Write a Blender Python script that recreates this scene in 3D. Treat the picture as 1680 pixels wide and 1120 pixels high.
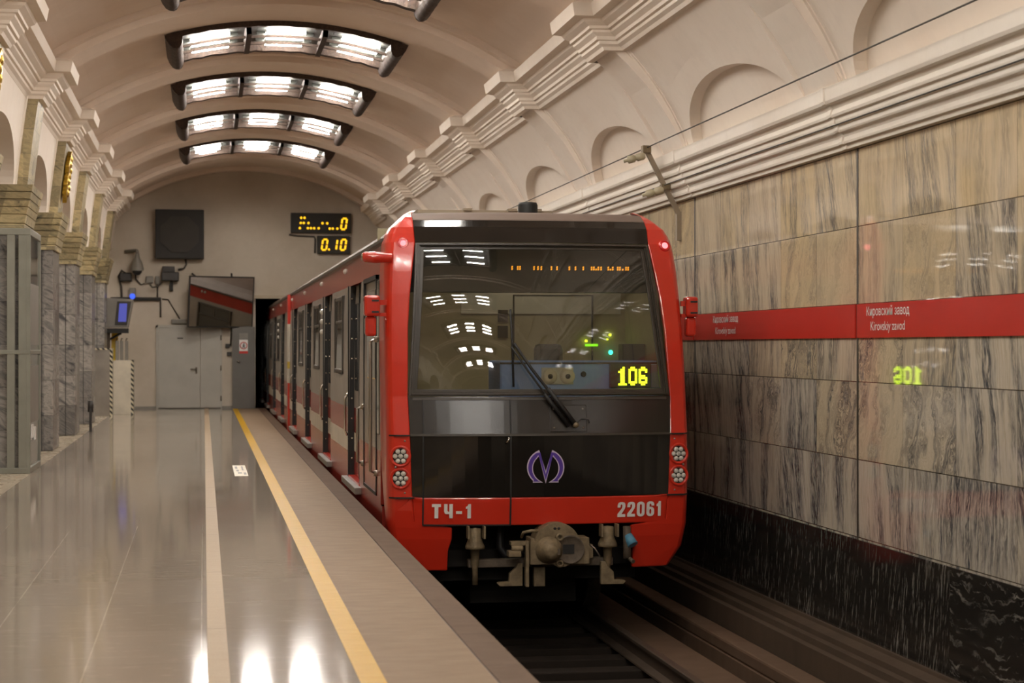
import bpy, math, random
from mathutils import Vector
from mathutils.geometry import tessellate_polygon
random.seed(7)
PI = math.pi
scn = bpy.context.scene
for o in list(bpy.data.objects):
    bpy.data.objects.remove(o)

# ------------------------------------------------------------------ camera, world, exposure
cd = bpy.data.cameras.new('camera'); cam = bpy.data.objects.new('camera', cd); scn.collection.objects.link(cam)
cam.location = (0, 0, 1.535)
cam.rotation_euler = (PI/2 + math.atan(8/3100), 0, -math.atan(506/3100))
cd.sensor_width = 36; cd.lens = 3100/1680*36; cd.clip_start = .05; cd.clip_end = 300
cd.dof.use_dof = True; cd.dof.focus_distance = 17.2; cd.dof.aperture_fstop = 3.2
scn.camera = cam
w = bpy.data.worlds.new('world'); scn.world = w; w.use_nodes = True
w.node_tree.nodes['Background'].inputs[0].default_value = (.9, .75, .6, 1)
w.node_tree.nodes['Background'].inputs[1].default_value = 0.0
scn.view_settings.view_transform = 'Standard'; scn.view_settings.look = 'None'
scn.view_settings.gamma = 1; scn.view_settings.exposure = 1.22; scn.view_settings.use_curve_mapping = False
TUBE_POWER = 66.0          # emission strength of the fluorescent tubes
TUBE_COLOR = (1, .94, .86)

# ------------------------------------------------------------------ mesh helpers
C = scn.collection
LOC = {}
class MB:
    def __init__(s): s.v = []; s.f = []; s.m = []; s.s = []
    def add(s, v, f, mat=0, smooth=False):
        n = len(s.v); s.v += [tuple(p) for p in v]
        for q in f:
            s.f.append(tuple(i+n for i in q)); s.m.append(mat); s.s.append(smooth)
        return s
    def box(s, x0, x1, y0, y1, z0, z1, mat=0):
        v = [(x, y, z) for x in (x0, x1) for y in (y0, y1) for z in (z0, z1)]
        return s.add(v, [(0,1,3,2),(4,6,7,5),(0,4,5,1),(2,3,7,6),(0,2,6,4),(1,5,7,3)], mat)
    def grid(s, rows, mat=0, smooth=False, close=False):
        n = len(rows[0]); f = []
        for i in range(len(rows)-1):
            for j in range(n if close else n-1):
                k = (j+1) % n
                f.append((i*n+j, i*n+k, (i+1)*n+k, (i+1)*n+j))
        return s.add([p for r in rows for p in r], f, mat, smooth)
    def cyl(s, p0, p1, r0, r1=None, n=16, mat=0, caps=True, smooth=True):
        r1 = r0 if r1 is None else r1
        p0 = Vector(p0); p1 = Vector(p1); d = (p1-p0).normalized()
        a = d.orthogonal().normalized(); b = d.cross(a)
        R = [[p + (a*math.cos(2*PI*i/n) + b*math.sin(2*PI*i/n))*r for i in range(n)] for p, r in ((p0, r0), (p1, r1))]
        s.grid(R, mat, smooth, True)
        if caps:
            s.add(R[0], [tuple(range(n))[::-1]], mat); s.add(R[1], [tuple(range(n))], mat)
        return s
    def tube(s, path, r, n=8, mat=0, smooth=True):
        P = [Vector(p) for p in path]; R = []; a = None
        for i, p in enumerate(P):
            d = (P[min(i+1, len(P)-1)] - P[max(i-1, 0)]).normalized()
            a = d.orthogonal().normalized() if a is None else (a - d*a.dot(d)).normalized()
            b = d.cross(a)
            R.append([p + (a*math.cos(2*PI*k/n) + b*math.sin(2*PI*k/n))*r for k in range(n)])
        s.grid(R, mat, smooth, True)
        s.add(R[0], [tuple(range(n))[::-1]], mat); s.add(R[-1], [tuple(range(n))], mat)
        return s
    def lathe(s, c, axis, prof, n=24, mat=0, smooth=True):
        c = Vector(c); d = Vector(axis).normalized(); a = d.orthogonal().normalized(); b = d.cross(a)
        R = [[c + d*h + (a*math.cos(2*PI*i/n) + b*math.sin(2*PI*i/n))*max(r, 1e-4) for i in range(n)] for r, h in prof]
        return s.grid(R, mat, smooth, True)
    def prism(s, poly, fn, d0, d1, mat=0, back=True):
        """poly: 2-D outline; fn(a, b, d) -> 3-D"""
        n = len(poly)
        tri = tessellate_polygon([[Vector((a, b, 0)) for a, b in poly]])
        A = [fn(a, b, d0) for a, b in poly]; B = [fn(a, b, d1) for a, b in poly]
        s.add(A, tri, mat)
        if back: s.add(B, [t[::-1] for t in tri], mat)
        return s.add(A+B, [(i, (i+1) % n, n+(i+1) % n, n+i) for i in range(n)], mat)
    def build(s, name, mats, parent=None, bevel=0, origin=None, fix=True):
        me = bpy.data.meshes.new(name)
        if not isinstance(mats, (list, tuple)): mats = [mats]
        if parent is not None: L = Vector((0,0,0)); L = LOC[parent.name]
        elif origin is not None: L = Vector(origin)
        else:
            xs = [p[0] for p in s.v]; ys = [p[1] for p in s.v]; zs = [p[2] for p in s.v]
            L = Vector(((min(xs)+max(xs))/2, (min(ys)+max(ys))/2, min(zs)))
        me.from_pydata([tuple(Vector(p)-L) for p in s.v], [], s.f)
        for m in mats: me.materials.append(m)
        me.polygons.foreach_set('material_index', s.m); me.polygons.foreach_set('use_smooth', s.s)
        if fix:
            import bmesh
            bm = bmesh.new(); bm.from_mesh(me)
            bmesh.ops.remove_doubles(bm, verts=bm.verts, dist=1e-5)
            bmesh.ops.recalc_face_normals(bm, faces=bm.faces)
            bm.to_mesh(me); bm.free()
        me.update()
        o = bpy.data.objects.new(name, me); C.objects.link(o)
        if parent is not None: o.parent = parent; LOC[o.name] = L
        else: o.location = L; LOC[o.name] = L
        if bevel:
            b = o.modifiers.new('bevel', 'BEVEL'); b.width = bevel; b.segments = 2; b.limit_method = 'ANGLE'
        return o
def tag(o, label, cat, group=None):
    o['label'] = label; o['category'] = cat
    if group: o['group'] = group
    return o
def struct(o): o['kind'] = 'structure'; return o
def thing(name, loc, label, cat, group=None):
    o = bpy.data.objects.new(name, None); C.objects.link(o); o.location = loc; o.empty_display_size = .1
    LOC[o.name] = Vector(loc); return tag(o, label, cat, group)
def copy_tree(o, parent=None, loc=None):
    c = o.copy(); C.objects.link(c)
    if parent is not None: c.parent = parent
    if loc is not None: c.location = loc
    for ch in list(o.children): copy_tree(ch, c)
    return c
def text_mesh(s, bold=0.0):
    cu = bpy.data.curves.new('t', 'FONT'); cu.body = s; cu.offset = bold; cu.resolution_u = 4
    ob = bpy.data.objects.new('t', cu); C.objects.link(ob)
    me = bpy.data.meshes.new_from_object(ob.evaluated_get(bpy.context.evaluated_depsgraph_get()))
    v = [(p.co.x, p.co.y) for p in me.vertices]; f = [tuple(p.vertices) for p in me.polygons]
    bpy.data.objects.remove(ob); bpy.data.curves.remove(cu); bpy.data.meshes.remove(me)
    x0 = min(a for a, b in v); x1 = max(a for a, b in v); y0 = min(b for a, b in v); y1 = max(b for a, b in v)
    return [((a-x0)/(x1-x0), (b-y0)/(y1-y0)) for a, b in v], f
def lettering(name, s, fn, mat, parent, bold=0.0):
    """fn(a, b) maps the unit box of the text to 3-D"""
    v, f = text_mesh(s, bold)
    return MB().add([fn(a, b) for a, b in v], f).build(name, mat, parent, fix=False)

# ------------------------------------------------------------------ materials
class N:
    def __init__(s, name):
        s.mat = bpy.data.materials.new(name); s.mat.use_nodes = True
        s.t = s.mat.node_tree; s.p = s.t.nodes['Principled BSDF']
    def node(s, typ, **kw):
        n = s.t.nodes.new(typ)
        for k, v in kw.items(): setattr(n, k, v)
        return n
    def put(s, sock, val):
        if hasattr(val, 'is_output'): s.t.links.new(val, sock)
        elif isinstance(val, (tuple, list)) and len(val) == 3 and sock.type == 'RGBA': sock.default_value = (*val, 1)
        else: sock.default_value = val
    def m(s, op, a, b=0, c=0):
        n = s.node('ShaderNodeMath', operation=op)
        for i, x in enumerate((a, b, c)): s.put(n.inputs[i], x)
        return n.outputs[0]
    def pos(s):
        g = s.node('ShaderNodeNewGeometry'); x = s.node('ShaderNodeSeparateXYZ'); s.put(x.inputs[0], g.outputs['Position'])
        return x.outputs
    def vec(s, a, b, c=0):
        n = s.node('ShaderNodeCombineXYZ')
        for i, x in enumerate((a, b, c)): s.put(n.inputs[i], x)
        return n.outputs[0]
    def noise(s, v, scale=1, detail=4, rough=.55, dist=0):
        n = s.node('ShaderNodeTexNoise'); s.put(n.inputs['Vector'], v)
        n.inputs['Scale'].default_value = scale; n.inputs['Detail'].default_value = detail
        n.inputs['Roughness'].default_value = rough; n.inputs['Distortion'].default_value = dist
        return n.outputs[0]
    def white(s, v):
        n = s.node('ShaderNodeTexWhiteNoise', noise_dimensions='3D'); s.put(n.inputs[0], v); return n.outputs
    def ramp(s, f, stops):
        n = s.node('ShaderNodeValToRGB'); s.put(n.inputs[0], f); e = n.color_ramp.elements
        while len(e) < len(stops): e.new(.5)
        for q, (p, c) in zip(e, stops):
            q.position = p; q.color = (*c, 1) if isinstance(c, tuple) else (c, c, c, 1)
        return n.outputs[0]
    def mix(s, f, a, b, typ='MIX'):
        n = s.node('ShaderNodeMix', data_type='RGBA', blend_type=typ)
        s.put(n.inputs[0], f); s.put(n.inputs[6], a); s.put(n.inputs[7], b); return n.outputs[2]
    def set(s, col=None, rough=None, metal=None, spec=None, coat=None, bump=None, strength=.2, dist=.01):
        if col is not None: s.put(s.p.inputs['Base Color'], col)
        if rough is not None: s.put(s.p.inputs['Roughness'], rough)
        if metal is not None: s.put(s.p.inputs['Metallic'], metal)
        if spec is not None: s.put(s.p.inputs['Specular IOR Level'], spec)
        if coat is not None: s.put(s.p.inputs['Coat Weight'], coat); s.p.inputs['Coat Roughness'].default_value = .06
        if bump is not None:
            b = s.node('ShaderNodeBump'); b.inputs['Strength'].default_value = strength; b.inputs['Distance'].default_value = dist
            s.put(b.inputs['Height'], bump); s.put(s.p.inputs['Normal'], b.outputs[0])
        return s.mat
def paint(name, c, rough=.4, metal=0, spec=.5, coat=0, var=.12, scale=3.0, bump=0, rv=.06):
    n = N(name); x, y, z = n.pos(); k = n.noise(n.vec(x, y, z), scale, 5, .6)
    col = n.mix(n.ramp(k, [(.35, 0), (.7, 1)]), tuple(a*(1-var) for a in c), tuple(min(1, a*(1+var*.6)) for a in c))
    r = n.m('MULTIPLY_ADD', k, rv, rough-rv/2)
    return n.set(col, r, metal, spec, coat, n.noise(n.vec(x, y, z), 60, 3) if bump else None, bump or .1)
def emit(name, c, s):
    n = N(name); n.set((0, 0, 0), .5); n.p.inputs['Emission Color'].default_value = (*c, 1)
    n.p.inputs['Emission Strength'].default_value = s; return n.mat

def plaster(name, c, dirt):
    n = N(name); x, y, z = n.pos(); v = n.vec(x, y, z)
    a = n.noise(v, .7, 5, .6); b = n.noise(v, 6, 5, .6)
    col = n.mix(n.ramp(a, [(.35, 0), (.68, 1)]), c, tuple(k*q for k, q in zip(c, dirt)))
    col = n.mix(n.ramp(b, [(.5, 0), (.75, .22)]), col, tuple(k*.8 for k in c))
    return n.set(col, .78, 0, .3, None, n.noise(v, 22, 4), .12, .01)
M = {}
M['plaster'] = plaster('plaster', (.86, .775, .685), (.95, .92, .90)); M['vault'] = plaster('shaded_vault_plaster', (.72, .60, .50), (.94, .90, .87))  # haunch plaster lightened, vault darkened: brighter and dimmer light put into the colours
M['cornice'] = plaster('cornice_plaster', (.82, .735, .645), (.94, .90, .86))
M['cornice_pale'] = plaster('pale_cornice_plaster', (.88, .82, .74), (.95, .92, .89))
M['end_plaster'] = plaster('end_wall_plaster', (.54, .47, .385), (.82, .79, .75))
def marble_wall():
    n = N('wall_marble'); x, y, z = n.pos()
    W, H = .996, .613
    ia = n.m('FLOOR', n.m('DIVIDE', n.m('SUBTRACT', y, 9.33), W)); ib = n.m('FLOOR', n.m('DIVIDE', n.m('SUBTRACT', z, .03), H))
    fa = n.m('FRACT', n.m('DIVIDE', n.m('SUBTRACT', y, 9.33), W)); fb = n.m('FRACT', n.m('DIVIDE', n.m('SUBTRACT', z, .03), H))
    rn = n.white(n.vec(ia, ib, 3)); r = rn[0]; sep = n.node('ShaderNodeSeparateColor'); n.put(sep.inputs[0], rn[1])
    r2 = sep.outputs[0]; r3 = sep.outputs[1]
    k = n.m('MULTIPLY', n.m('SUBTRACT', r2, .5), .7)                          # lean of the veins in each slab
    a = n.m('ADD', n.m('MULTIPLY_ADD', z, k, y), n.m('MULTIPLY', r, 37)); b = n.m('ADD', z, n.m('MULTIPLY', r3, 19))
    upper = n.ramp(n.m('ADD', n.m('MULTIPLY', ib, .2), n.m('MULTIPLY', n.m('SUBTRACT', r2, .5), .6)), [(.25, 0), (.75, 1)])   # upper courses are yellower slabs
    wob = n.m('SUBTRACT', n.noise(n.vec(n.m('MULTIPLY', a, 3), n.m('MULTIPLY', b, 2.2), 0), 1, 4, .6), .5)
    swirl = n.m('MULTIPLY_ADD', n.m('GREATER_THAN', r, .72), .55, .16)           # some slabs are strongly swirled
    aw = n.m('MULTIPLY_ADD', wob, swirl, a)
    def ridge(sa, sb, q, det=4):
        v = n.noise(n.vec(n.m('MULTIPLY', aw, sa), n.m('MULTIPLY', b, sb), q), 1, det, .6)
        return n.m('ABSOLUTE', n.m('SUBTRACT', v, .5))
    field = n.noise(n.vec(n.m('MULTIPLY', aw, 4.2), n.m('MULTIPLY', b, .7), 2), 1, 4, .6)
    mask = n.ramp(field, [(.42, .08), (.60, 1)])
    wash = n.noise(n.vec(n.m('MULTIPLY', aw, 20), n.m('MULTIPLY', b, 1.9), 5), 1, 5, .7)
    base = n.mix(upper, (.65, .575, .46), (.69, .53, .30))
    base = n.mix(n.m('MULTIPLY', r3, .6), base, n.mix(upper, (.56, .51, .45), (.62, .52, .39)))
    base = n.mix(n.ramp(n.noise(n.vec(n.m('MULTIPLY', aw, 40), n.m('MULTIPLY', b, 1.5), 8), 1, 4, .7), [(.45, 0), (.7, .55)]), base, (.40, .315, .20))
    keep = n.m('SUBTRACT', 1.0, n.m('MULTIPLY', upper, n.m('MULTIPLY_ADD', r3, .55, .25)))
    base = n.mix(n.m('MULTIPLY', n.m('MULTIPLY', n.ramp(wash, [(.44, 0), (.60, .9)]), mask), keep), base, (.25, .245, .24))
    v1 = n.ramp(ridge(17, 1.5, 1, 6), [(.012, 1), (.045, 0)]); v2 = n.ramp(ridge(44, 3.2, 7, 5), [(.01, .9), (.055, 0)])
    vein = n.m('MULTIPLY', n.m('MULTIPLY', n.m('MAXIMUM', v1, v2), mask), keep)
    col = n.mix(vein, base, (.06, .062, .07))
    ea = n.m('MULTIPLY', n.m('MINIMUM', fa, n.m('SUBTRACT', 1.0, fa)), W); eb = n.m('MULTIPLY', n.m('MINIMUM', fb, n.m('SUBTRACT', 1.0, fb)), H)
    line = n.m('MAXIMUM', n.m('LESS_THAN', eb, .0035), n.m('MULTIPLY', n.m('LESS_THAN', ea, .0028), .8))
    col = n.mix(line, col, (.07, .055, .035))
    return n.set(col, n.m('MULTIPLY_ADD', wash, .05, .015), 0, .5)
M['marble'] = marble_wall()
def marble_black():
    n = N('black_marble'); x, y, z = n.pos()
    ia = n.m('FLOOR', n.m('DIVIDE', n.m('SUBTRACT', y, 9.45), 2.95)); r = n.white(n.vec(ia, 5, 2))[0]
    flat = n.m('LESS_THAN', n.m('ABSOLUTE', n.m('ADD', ia, 0)), .5)            # the slab whose veins lie flat
    wob = n.noise(n.vec(n.m('MULTIPLY', y, 2), n.m('MULTIPLY', z, 2), r), 1.5, 4, .6)
    v1 = n.noise(n.vec(n.m('MULTIPLY', n.m('ADD', y, n.m('MULTIPLY', z, .18)), 44), n.m('MULTIPLY', z, 5), wob), 1, 5, .7)
    v2 = n.noise(n.vec(n.m('MULTIPLY', y, 3.2), n.m('MULTIPLY', n.m('ADD', z, n.m('MULTIPLY', wob, .25)), 20), 2), 1, 5, .7, .6)
    v = n.m('ADD', n.m('MULTIPLY', v1, n.m('SUBTRACT', 1.0, flat)), n.m('MULTIPLY', v2, flat))
    patch = n.ramp(n.noise(n.vec(y, z, 1), 1.6, 4, .6), [(.36, .15), (.62, 1)])
    col = n.mix(n.m('MULTIPLY', n.ramp(v, [(.53, 0), (.76, 1)]), patch), (.024, .021, .018), (.50, .47, .42))
    return n.set(col, .13, 0, .5)
M['black_marble'] = marble_black()
def marble_col(name, c0, c1, c2, size, rough=.26):
    n = N(name); x, y, z = n.pos()
    h = n.m('ADD', n.m('MULTIPLY', x, .9), y)
    ib = n.m('FLOOR', n.m('DIVIDE', z, size)); ia = n.m('FLOOR', n.m('MULTIPLY', h, 2.2)); r = n.white(n.vec(ia, ib, 1))[0]
    fb = n.m('FRACT', n.m('DIVIDE', z, size)); eb = n.m('MINIMUM', fb, n.m('SUBTRACT', 1.0, fb))
    g = n.node('ShaderNodeNewGeometry')
    v = n.vec(n.m('ADD', n.m('MULTIPLY', h, 3), n.m('MULTIPLY', r, 40)), n.m('MULTIPLY_ADD', z, 5, n.m('MULTIPLY', x, 2)), n.m('MULTIPLY', r, 7))
    k = n.noise(v, .8, 6, .62, 2.2)
    col = n.ramp(k, [(.30, c2), (.42, c1), (.52, c0), (.58, c1), (.72, c0)])
    col = n.mix(.75, col, n.mix(r, (.55, .53, .52), (1.45, 1.4, 1.33)), 'MULTIPLY')
    col = n.mix(n.m('MULTIPLY', n.m('LESS_THAN', eb, .009), .7), col, (.07, .065, .06))
    return n.set(col, rough, 0, .4)
M['marble_grey'] = marble_col('grey_column_marble', (.29, .27, .25), (.18, .172, .165), (.055, .055, .06), .52)
M['marble_tan'] = marble_col('tan_marble', (.41, .335, .19), (.29, .245, .14), (.09, .085, .06), .30, .5)
def floor_tiles():
    n = N('floor_granite_tiles'); x, y, z = n.pos()
    fx = n.m('FRACT', n.m('DIVIDE', n.m('ADD', x, 50*.545+.01), .545)); ex = n.m('MULTIPLY', n.m('MINIMUM', fx, n.m('SUBTRACT', 1.0, fx)), .545)
    fy = n.m('FRACT', n.m('DIVIDE', n.m('ADD', y, 60), 1.1)); ey = n.m('MULTIPLY', n.m('MINIMUM', fy, n.m('SUBTRACT', 1.0, fy)), 1.1)
    ia = n.m('FLOOR', n.m('DIVIDE', n.m('ADD', x, 27.26), .545)); ib = n.m('FLOOR', n.m('DIVIDE', n.m('ADD', y, 60), 1.1)); r = n.white(n.vec(ia, ib, 0))[0]
    streak = n.noise(n.vec(n.m('MULTIPLY', x, 5), n.m('MULTIPLY', y, 16), 0), 1, 5, .75)
    fine = n.noise(n.vec(x, y, 0), 260, 2, .6); big = n.noise(n.vec(x, y, 0), .8, 3, .5)
    col = n.mix(r, (.30, .245, .19), (.345, .285, .225))
    col = n.mix(n.ramp(big, [(.35, 0), (.7, .5)]), col, (.28, .235, .19))
    col = n.mix(n.ramp(fine, [(.3, .0), (.75, .5)]), col, (.42, .355, .285))
    col = n.mix(n.ramp(streak, [(.56, 0), (.74, .6)]), col, (.54, .47, .385))
    jn = n.m('MULTIPLY', n.m('MULTIPLY', n.m('LESS_THAN', ex, .0035), n.m('LESS_THAN', x, .01)), n.ramp(n.noise(n.vec(x, y, 3), 2.5, 3), [(.35, .2), (.6, 1)]))
    col = n.mix(jn, col, (.50, .44, .36))
    col = n.mix(n.m('MULTIPLY', n.m('LESS_THAN', ey, .003), .35), col, (.16, .14, .12))
    rough = n.m('ADD', n.m('MULTIPLY', streak, .07), n.m('MULTIPLY_ADD', big, .05, .02))
    return n.set(col, rough, 0, .17, None, n.m('ADD', n.m('MULTIPLY', big, 1.0), n.m('MULTIPLY', r, .2)), .02, .01)
M['floor'] = floor_tiles()
def stone(name, a, b, rough=.45, yscale=8, crack=0, spec=.2):
    n = N(name); x, y, z = n.pos()
    k = n.noise(n.vec(n.m('MULTIPLY', x, 4), n.m('MULTIPLY', y, yscale), z), 1, 5, .65); f = n.noise(n.vec(x, y, z), 150, 3, .7)
    col = n.mix(k, a, b); col = n.mix(n.ramp(f, [(.4, 0), (.7, .5)]), col, tuple(q*.62 for q in a))
    if crack:
        fy = n.m('FRACT', n.m('DIVIDE', y, crack)); col = n.mix(n.m('LESS_THAN', fy, .006/crack), col, (.07, .055, .045))
    return n.set(col, n.m('MULTIPLY_ADD', k, .15, rough-.1), 0, spec, None, f, .1, .005)
M['edge_granite'] = stone('edge_granite', (.36, .26, .175), (.22, .155, .105), .7, 9, 0, .08)
M['coping'] = stone('coping_stone', (.20, .135, .095), (.125, .085, .062), .75, 6, 1.0, .08)
M['strip'] = stone('pale_inlay_stone', (.50, .385, .265), (.41, .31, .21), .6, 25, 2.6, .08)
M['border'] = stone('border_marble', (.50, .42, .31), (.36, .30, .22), .3, 2)
M['yellow_line'] = stone('yellow_line_paint', (.62, .355, .018), (.50, .28, .015), .5, 14, 0, .08)
M['concrete'] = stone('dirty_concrete', (.10, .068, .045), (.06, .042, .03), .85, 3)
M['rust'] = stone('rusty_dust', (.16, .10, .065), (.10, .064, .042), .8, 5)
M['dark_ground'] = stone('shade_dark_trackbed', (.022, .017, .012), (.012, .010, .008), .95, 4)  # darkened so the unlit look of the trackbed is in its colour
M['rail_steel'] = paint('rail_steel', (.16, .12, .09), .45, .7)
M['sleeper'] = stone('shade_dark_sleeper_wood', (.026, .019, .014), (.016, .012, .009), .9, 3)  # darkened as well, shade of the track put into the wood colour
M['soot'] = paint('tunnel_soot', (.02, .017, .014), .9)

M['red'] = paint('train_red_paint', (.60, .030, .012), .30, 0, .45, .35, .05, 1.5)
M['red_side'] = paint('side_red_paint', (.36, .040, .028), .2, 0, .42, 0, .10, 2, rv=.03)
M['grey_side'] = paint('side_grey_paint', (.32, .285, .245), .26, 0, .35, 0, .08, 2, rv=.03)
M['band_white'] = paint('side_white_band', (.66, .60, .50), .34, 0, .25, 0)
M['black_gloss'] = paint('black_gloss_panel', (.013, .011, .009), .07, 0, .5, .2, .1, 2, rv=0)
M['black_satin'] = paint('black_satin_hood', (.020, .016, .012), .20, 0, .5, 0, .02, 2, rv=0); M['hood_black'] = paint('glossy_hood_black', (.020, .016, .013), .10, 0, .45, 0, .1, 2, rv=.01)
M['rubber'] = paint('black_rubber', (.012, .011, .010), .6)
M['frame_brown'] = paint('dark_window_rubber', (.050, .040, .029), .42)
M['roof_grey'] = paint('roof_grey', (.17, .12, .095), .6)
M['red_cam'] = paint('mirror_red_paint', (.55, .03, .015), .2, 0, .5, .9)
M['steel'] = paint('worn_steel', (.42, .38, .33), .3, .9)
M['chrome'] = paint('chrome', (.72, .68, .62), .16, 1)
M['iron'] = paint('dusty_cast_iron', (.22, .165, .095), .62, .1, .4, 0, .3, 14, .3)
M['iron_dark'] = paint('dark_cast_iron', (.115, .088, .062), .6, .2, .4, 0, .3, 12, .3)
M['bronze'] = paint('dark_bronze', (.050, .030, .021), .6, .1, .35, 0, .5, 26, .9)
M['gold'] = paint('gilded_relief', (.62, .40, .06), .28, 1, .5, 0, .3, 20, .5)
M['kiosk'] = paint('grey_green_metal', (.26, .255, .21), .38, .2)
M['door_grey'] = paint('light_grey_door_paint', (.40, .375, .325), .38, 0, .5, 0, .06)
M['door_dark'] = paint('grey_gate_paint', (.135, .125, .11), .42, 0, .5, 0, .08)
M['blackbox'] = paint('matte_black_grille', (.022, .019, .016), .7)
M['speaker_mesh'] = paint('speaker_mesh', (.042, .036, .030), .8)
M['plastic_dark'] = paint('dark_plastic', (.035, .030, .026), .5)
M['plastic_grey'] = paint('grey_plastic', (.22, .20, .17), .5)
M['white_box'] = paint('cream_paint', (.74, .66, .52), .5)
M['sign_red'] = paint('sign_red', (.55, .022, .012), .35, 0, .5, 0, .05)
M['sign_white'] = paint('sign_white', (.78, .74, .70), .45, 0, .5, 0, .03)
M['sign_black'] = paint('sign_black', (.015, .014, .013), .5)
M['purple'] = paint('emblem_purple', (.085, .035, .30), .4, 0, .5, 0, .03)
M['lilac'] = paint('emblem_outline', (.58, .48, .62), .4, 0, .5, 0, .03)
M['blue_dash'] = paint('blue_grey_dashboard', (.26, .42, .88), .5)
M['violet_dash'] = paint('violet_panel', (.20, .15, .34), .5)
M['cab_wall'] = paint('olive_cab_wall', (.36, .31, .19), .6)
M['cab_grey'] = paint('pale_cab_panel', (.55, .53, .45), .6)
M['yellow_pole'] = paint('yellow_paint', (.62, .42, .03), .45)
M['lens'] = paint('frosted_lens', (.60, .58, .52), .12, 0, .6, .8, .03)
M['blue_tape'] = paint('blue_tape', (.10, .30, .44), .5)
M['wire'] = paint('dark_wire', (.05, .04, .03), .6)
M['tan_metal'] = paint('tan_painted_metal', (.30, .235, .165), .5, .2)
M['ceramic'] = paint('pale_insulator', (.46, .40, .27), .35)
M['side_glass'] = paint('tinted_side_glass', (.05, .050, .046), .07, 0, .6, .6, .1)
M['tube'] = emit('tube_light', TUBE_COLOR, TUBE_POWER)
M['reflector'] = paint('white_reflector', (.78, .72, .68), .5); M['olive_tray'] = paint('olive_lamp_tray', (.016, .017, .011), .7); M['pale_tray'] = paint('pale_lamp_tray', (.07, .066, .063), .6)
M['tail'] = emit('tail_lamp_glow', (1, .17, .18), 1.3)
M['tail_ring'] = paint('tail_lamp_red', (.62, .008, .010), .2, 0, .5, 1)
M['led_amber'] = emit('amber_led', (1, .50, .01), .75)
M['led_orange'] = emit('orange_led', (1, .36, .02), .7)
M['led_lime'] = emit('lime_led', (.66, 1, .01), 4.0)
M['led_green'] = emit('green_led', (.25, .9, .01), .6)
M['led_cyan'] = emit('cyan_led', (.05, 1, .6), 1.2)
M['blue_screen'] = emit('blue_screen', (.10, .11, .52), .32)
M['blue_lamp'] = emit('blue_lamp', (.06, .14, 1), .5)
def hazard(name, s=9.0, c=1):
    n = N(name); x, y, z = n.pos()
    t = n.m('FRACT', n.m('MULTIPLY', n.m('ADD', n.m('ADD', x, y), n.m('MULTIPLY', z, c)), s))
    return n.set(n.mix(n.m('LESS_THAN', t, .5), (.68, .60, .42), (.012, .011, .01)), .5)
M['hazard'] = hazard('hazard_stripes')
def mirror_mat():
    n = N('mirror_glass'); return n.set((.80, .78, .74), .03, 1)
M['mirror'] = mirror_mat()
def windshield():
    n = N('windshield_glass'); t = n.t
    tr = n.node('ShaderNodeBsdfTransparent'); tr.inputs[0].default_value = (.84, .83, .74, 1)
    gl = n.node('ShaderNodeBsdfGlossy'); gl.inputs['Roughness'].default_value = .012; gl.inputs[0].default_value = (1, 1, 1, 1)
    df = n.node('ShaderNodeBsdfDiffuse'); df.inputs[0].default_value = (.42, .38, .26, 1)      # film of dust
    md = n.node('ShaderNodeMixShader'); md.inputs[0].default_value = .04; n.put(md.inputs[1], tr.outputs[0]); n.put(md.inputs[2], df.outputs[0])
    fr = n.node('ShaderNodeFresnel'); fr.inputs[0].default_value = 1.7
    mx = n.node('ShaderNodeMixShader'); n.put(mx.inputs[0], fr.outputs[0]); n.put(mx.inputs[1], md.outputs[0]); n.put(mx.inputs[2], gl.outputs[0])
    t.links.new(mx.outputs[0], t.nodes['Material Output'].inputs[0]); return n.mat
M['glass'] = windshield()

# ------------------------------------------------------------------ layout numbers
RY0, S = 24.2, 4.84                       # centre of one rib, rib spacing
RIBS = [RY0 + S*k for k in range(-8, 5)]   # -14.5 .. 43.6
Y0, YE = -16.0, 47.3                      # hall from behind the camera to the end wall
XC = 1.05                                 # centre line of the platform vault
XW = 5.10                                 # track wall
HX = -6.6                                 # shift to the middle hall's vault

# ------------------------------------------------------------------ the setting: floor
fl = MB()
def plate(x0, x1, mat, name, z=0.0, y0=Y0, y1=YE):
    return struct(MB().box(x0, x1, y0, y1, -.12, z).build(name, mat))
plate(-9.2, -2.06-.42, M['floor'], 'floor')
plate(-2.48, -2.06, M['border'], 'trim_1')
plate(-2.06, .02, M['floor'], 'floor')
plate(.02, .122, M['strip'], 'trim_2', .002)
plate(.122, .708, M['floor'], 'floor')
plate(.708, .828, M['yellow_line'], 'trim_3', .0015)
plate(.828, 1.330, M['edge_granite'], 'trim_4')
plate(1.330, 1.338, M['sign_black'], 'trim_5', -.006)
struct(MB().box(1.338, 1.52, Y0, YE, -.16, 0).build('trim_6', M['coping'], bevel=.008))
struct(MB().box(1.15, 1.30, Y0, 62, -1.45, -.12).build('wall_platform', M['soot']))
# trackbed: low ground, ledge and steps towards the track wall
struct(MB().box(1.15, 5.4, Y0, 62, -1.6, -1.42).build('floor', M['dark_ground']))
g = MB()
g.box(3.86, 4.20, Y0, 62, -1.42, -1.10); g.box(4.40, 4.68, Y0, 62, -1.42, -1.10)
struct(g.build('floor', M['rust']))
g = MB()
pr = [(5.3, -.745), (5.06, -.75), (5.055, -.775), (4.97, -.80), (4.965, -.845), (4.86, -.845), (4.855, -.79), (4.79, -.79), (4.785, -.84), (4.69, -.85), (4.685, -.80), (4.64, -.80), (4.635, -1.1), (4.635, -1.42), (5.3, -1.42)]
g.grid([[(x, y, z) for x, z in pr] for y in (Y0, 62)], close=True)
struct(g.build('trim_7', M['concrete']))
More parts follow.
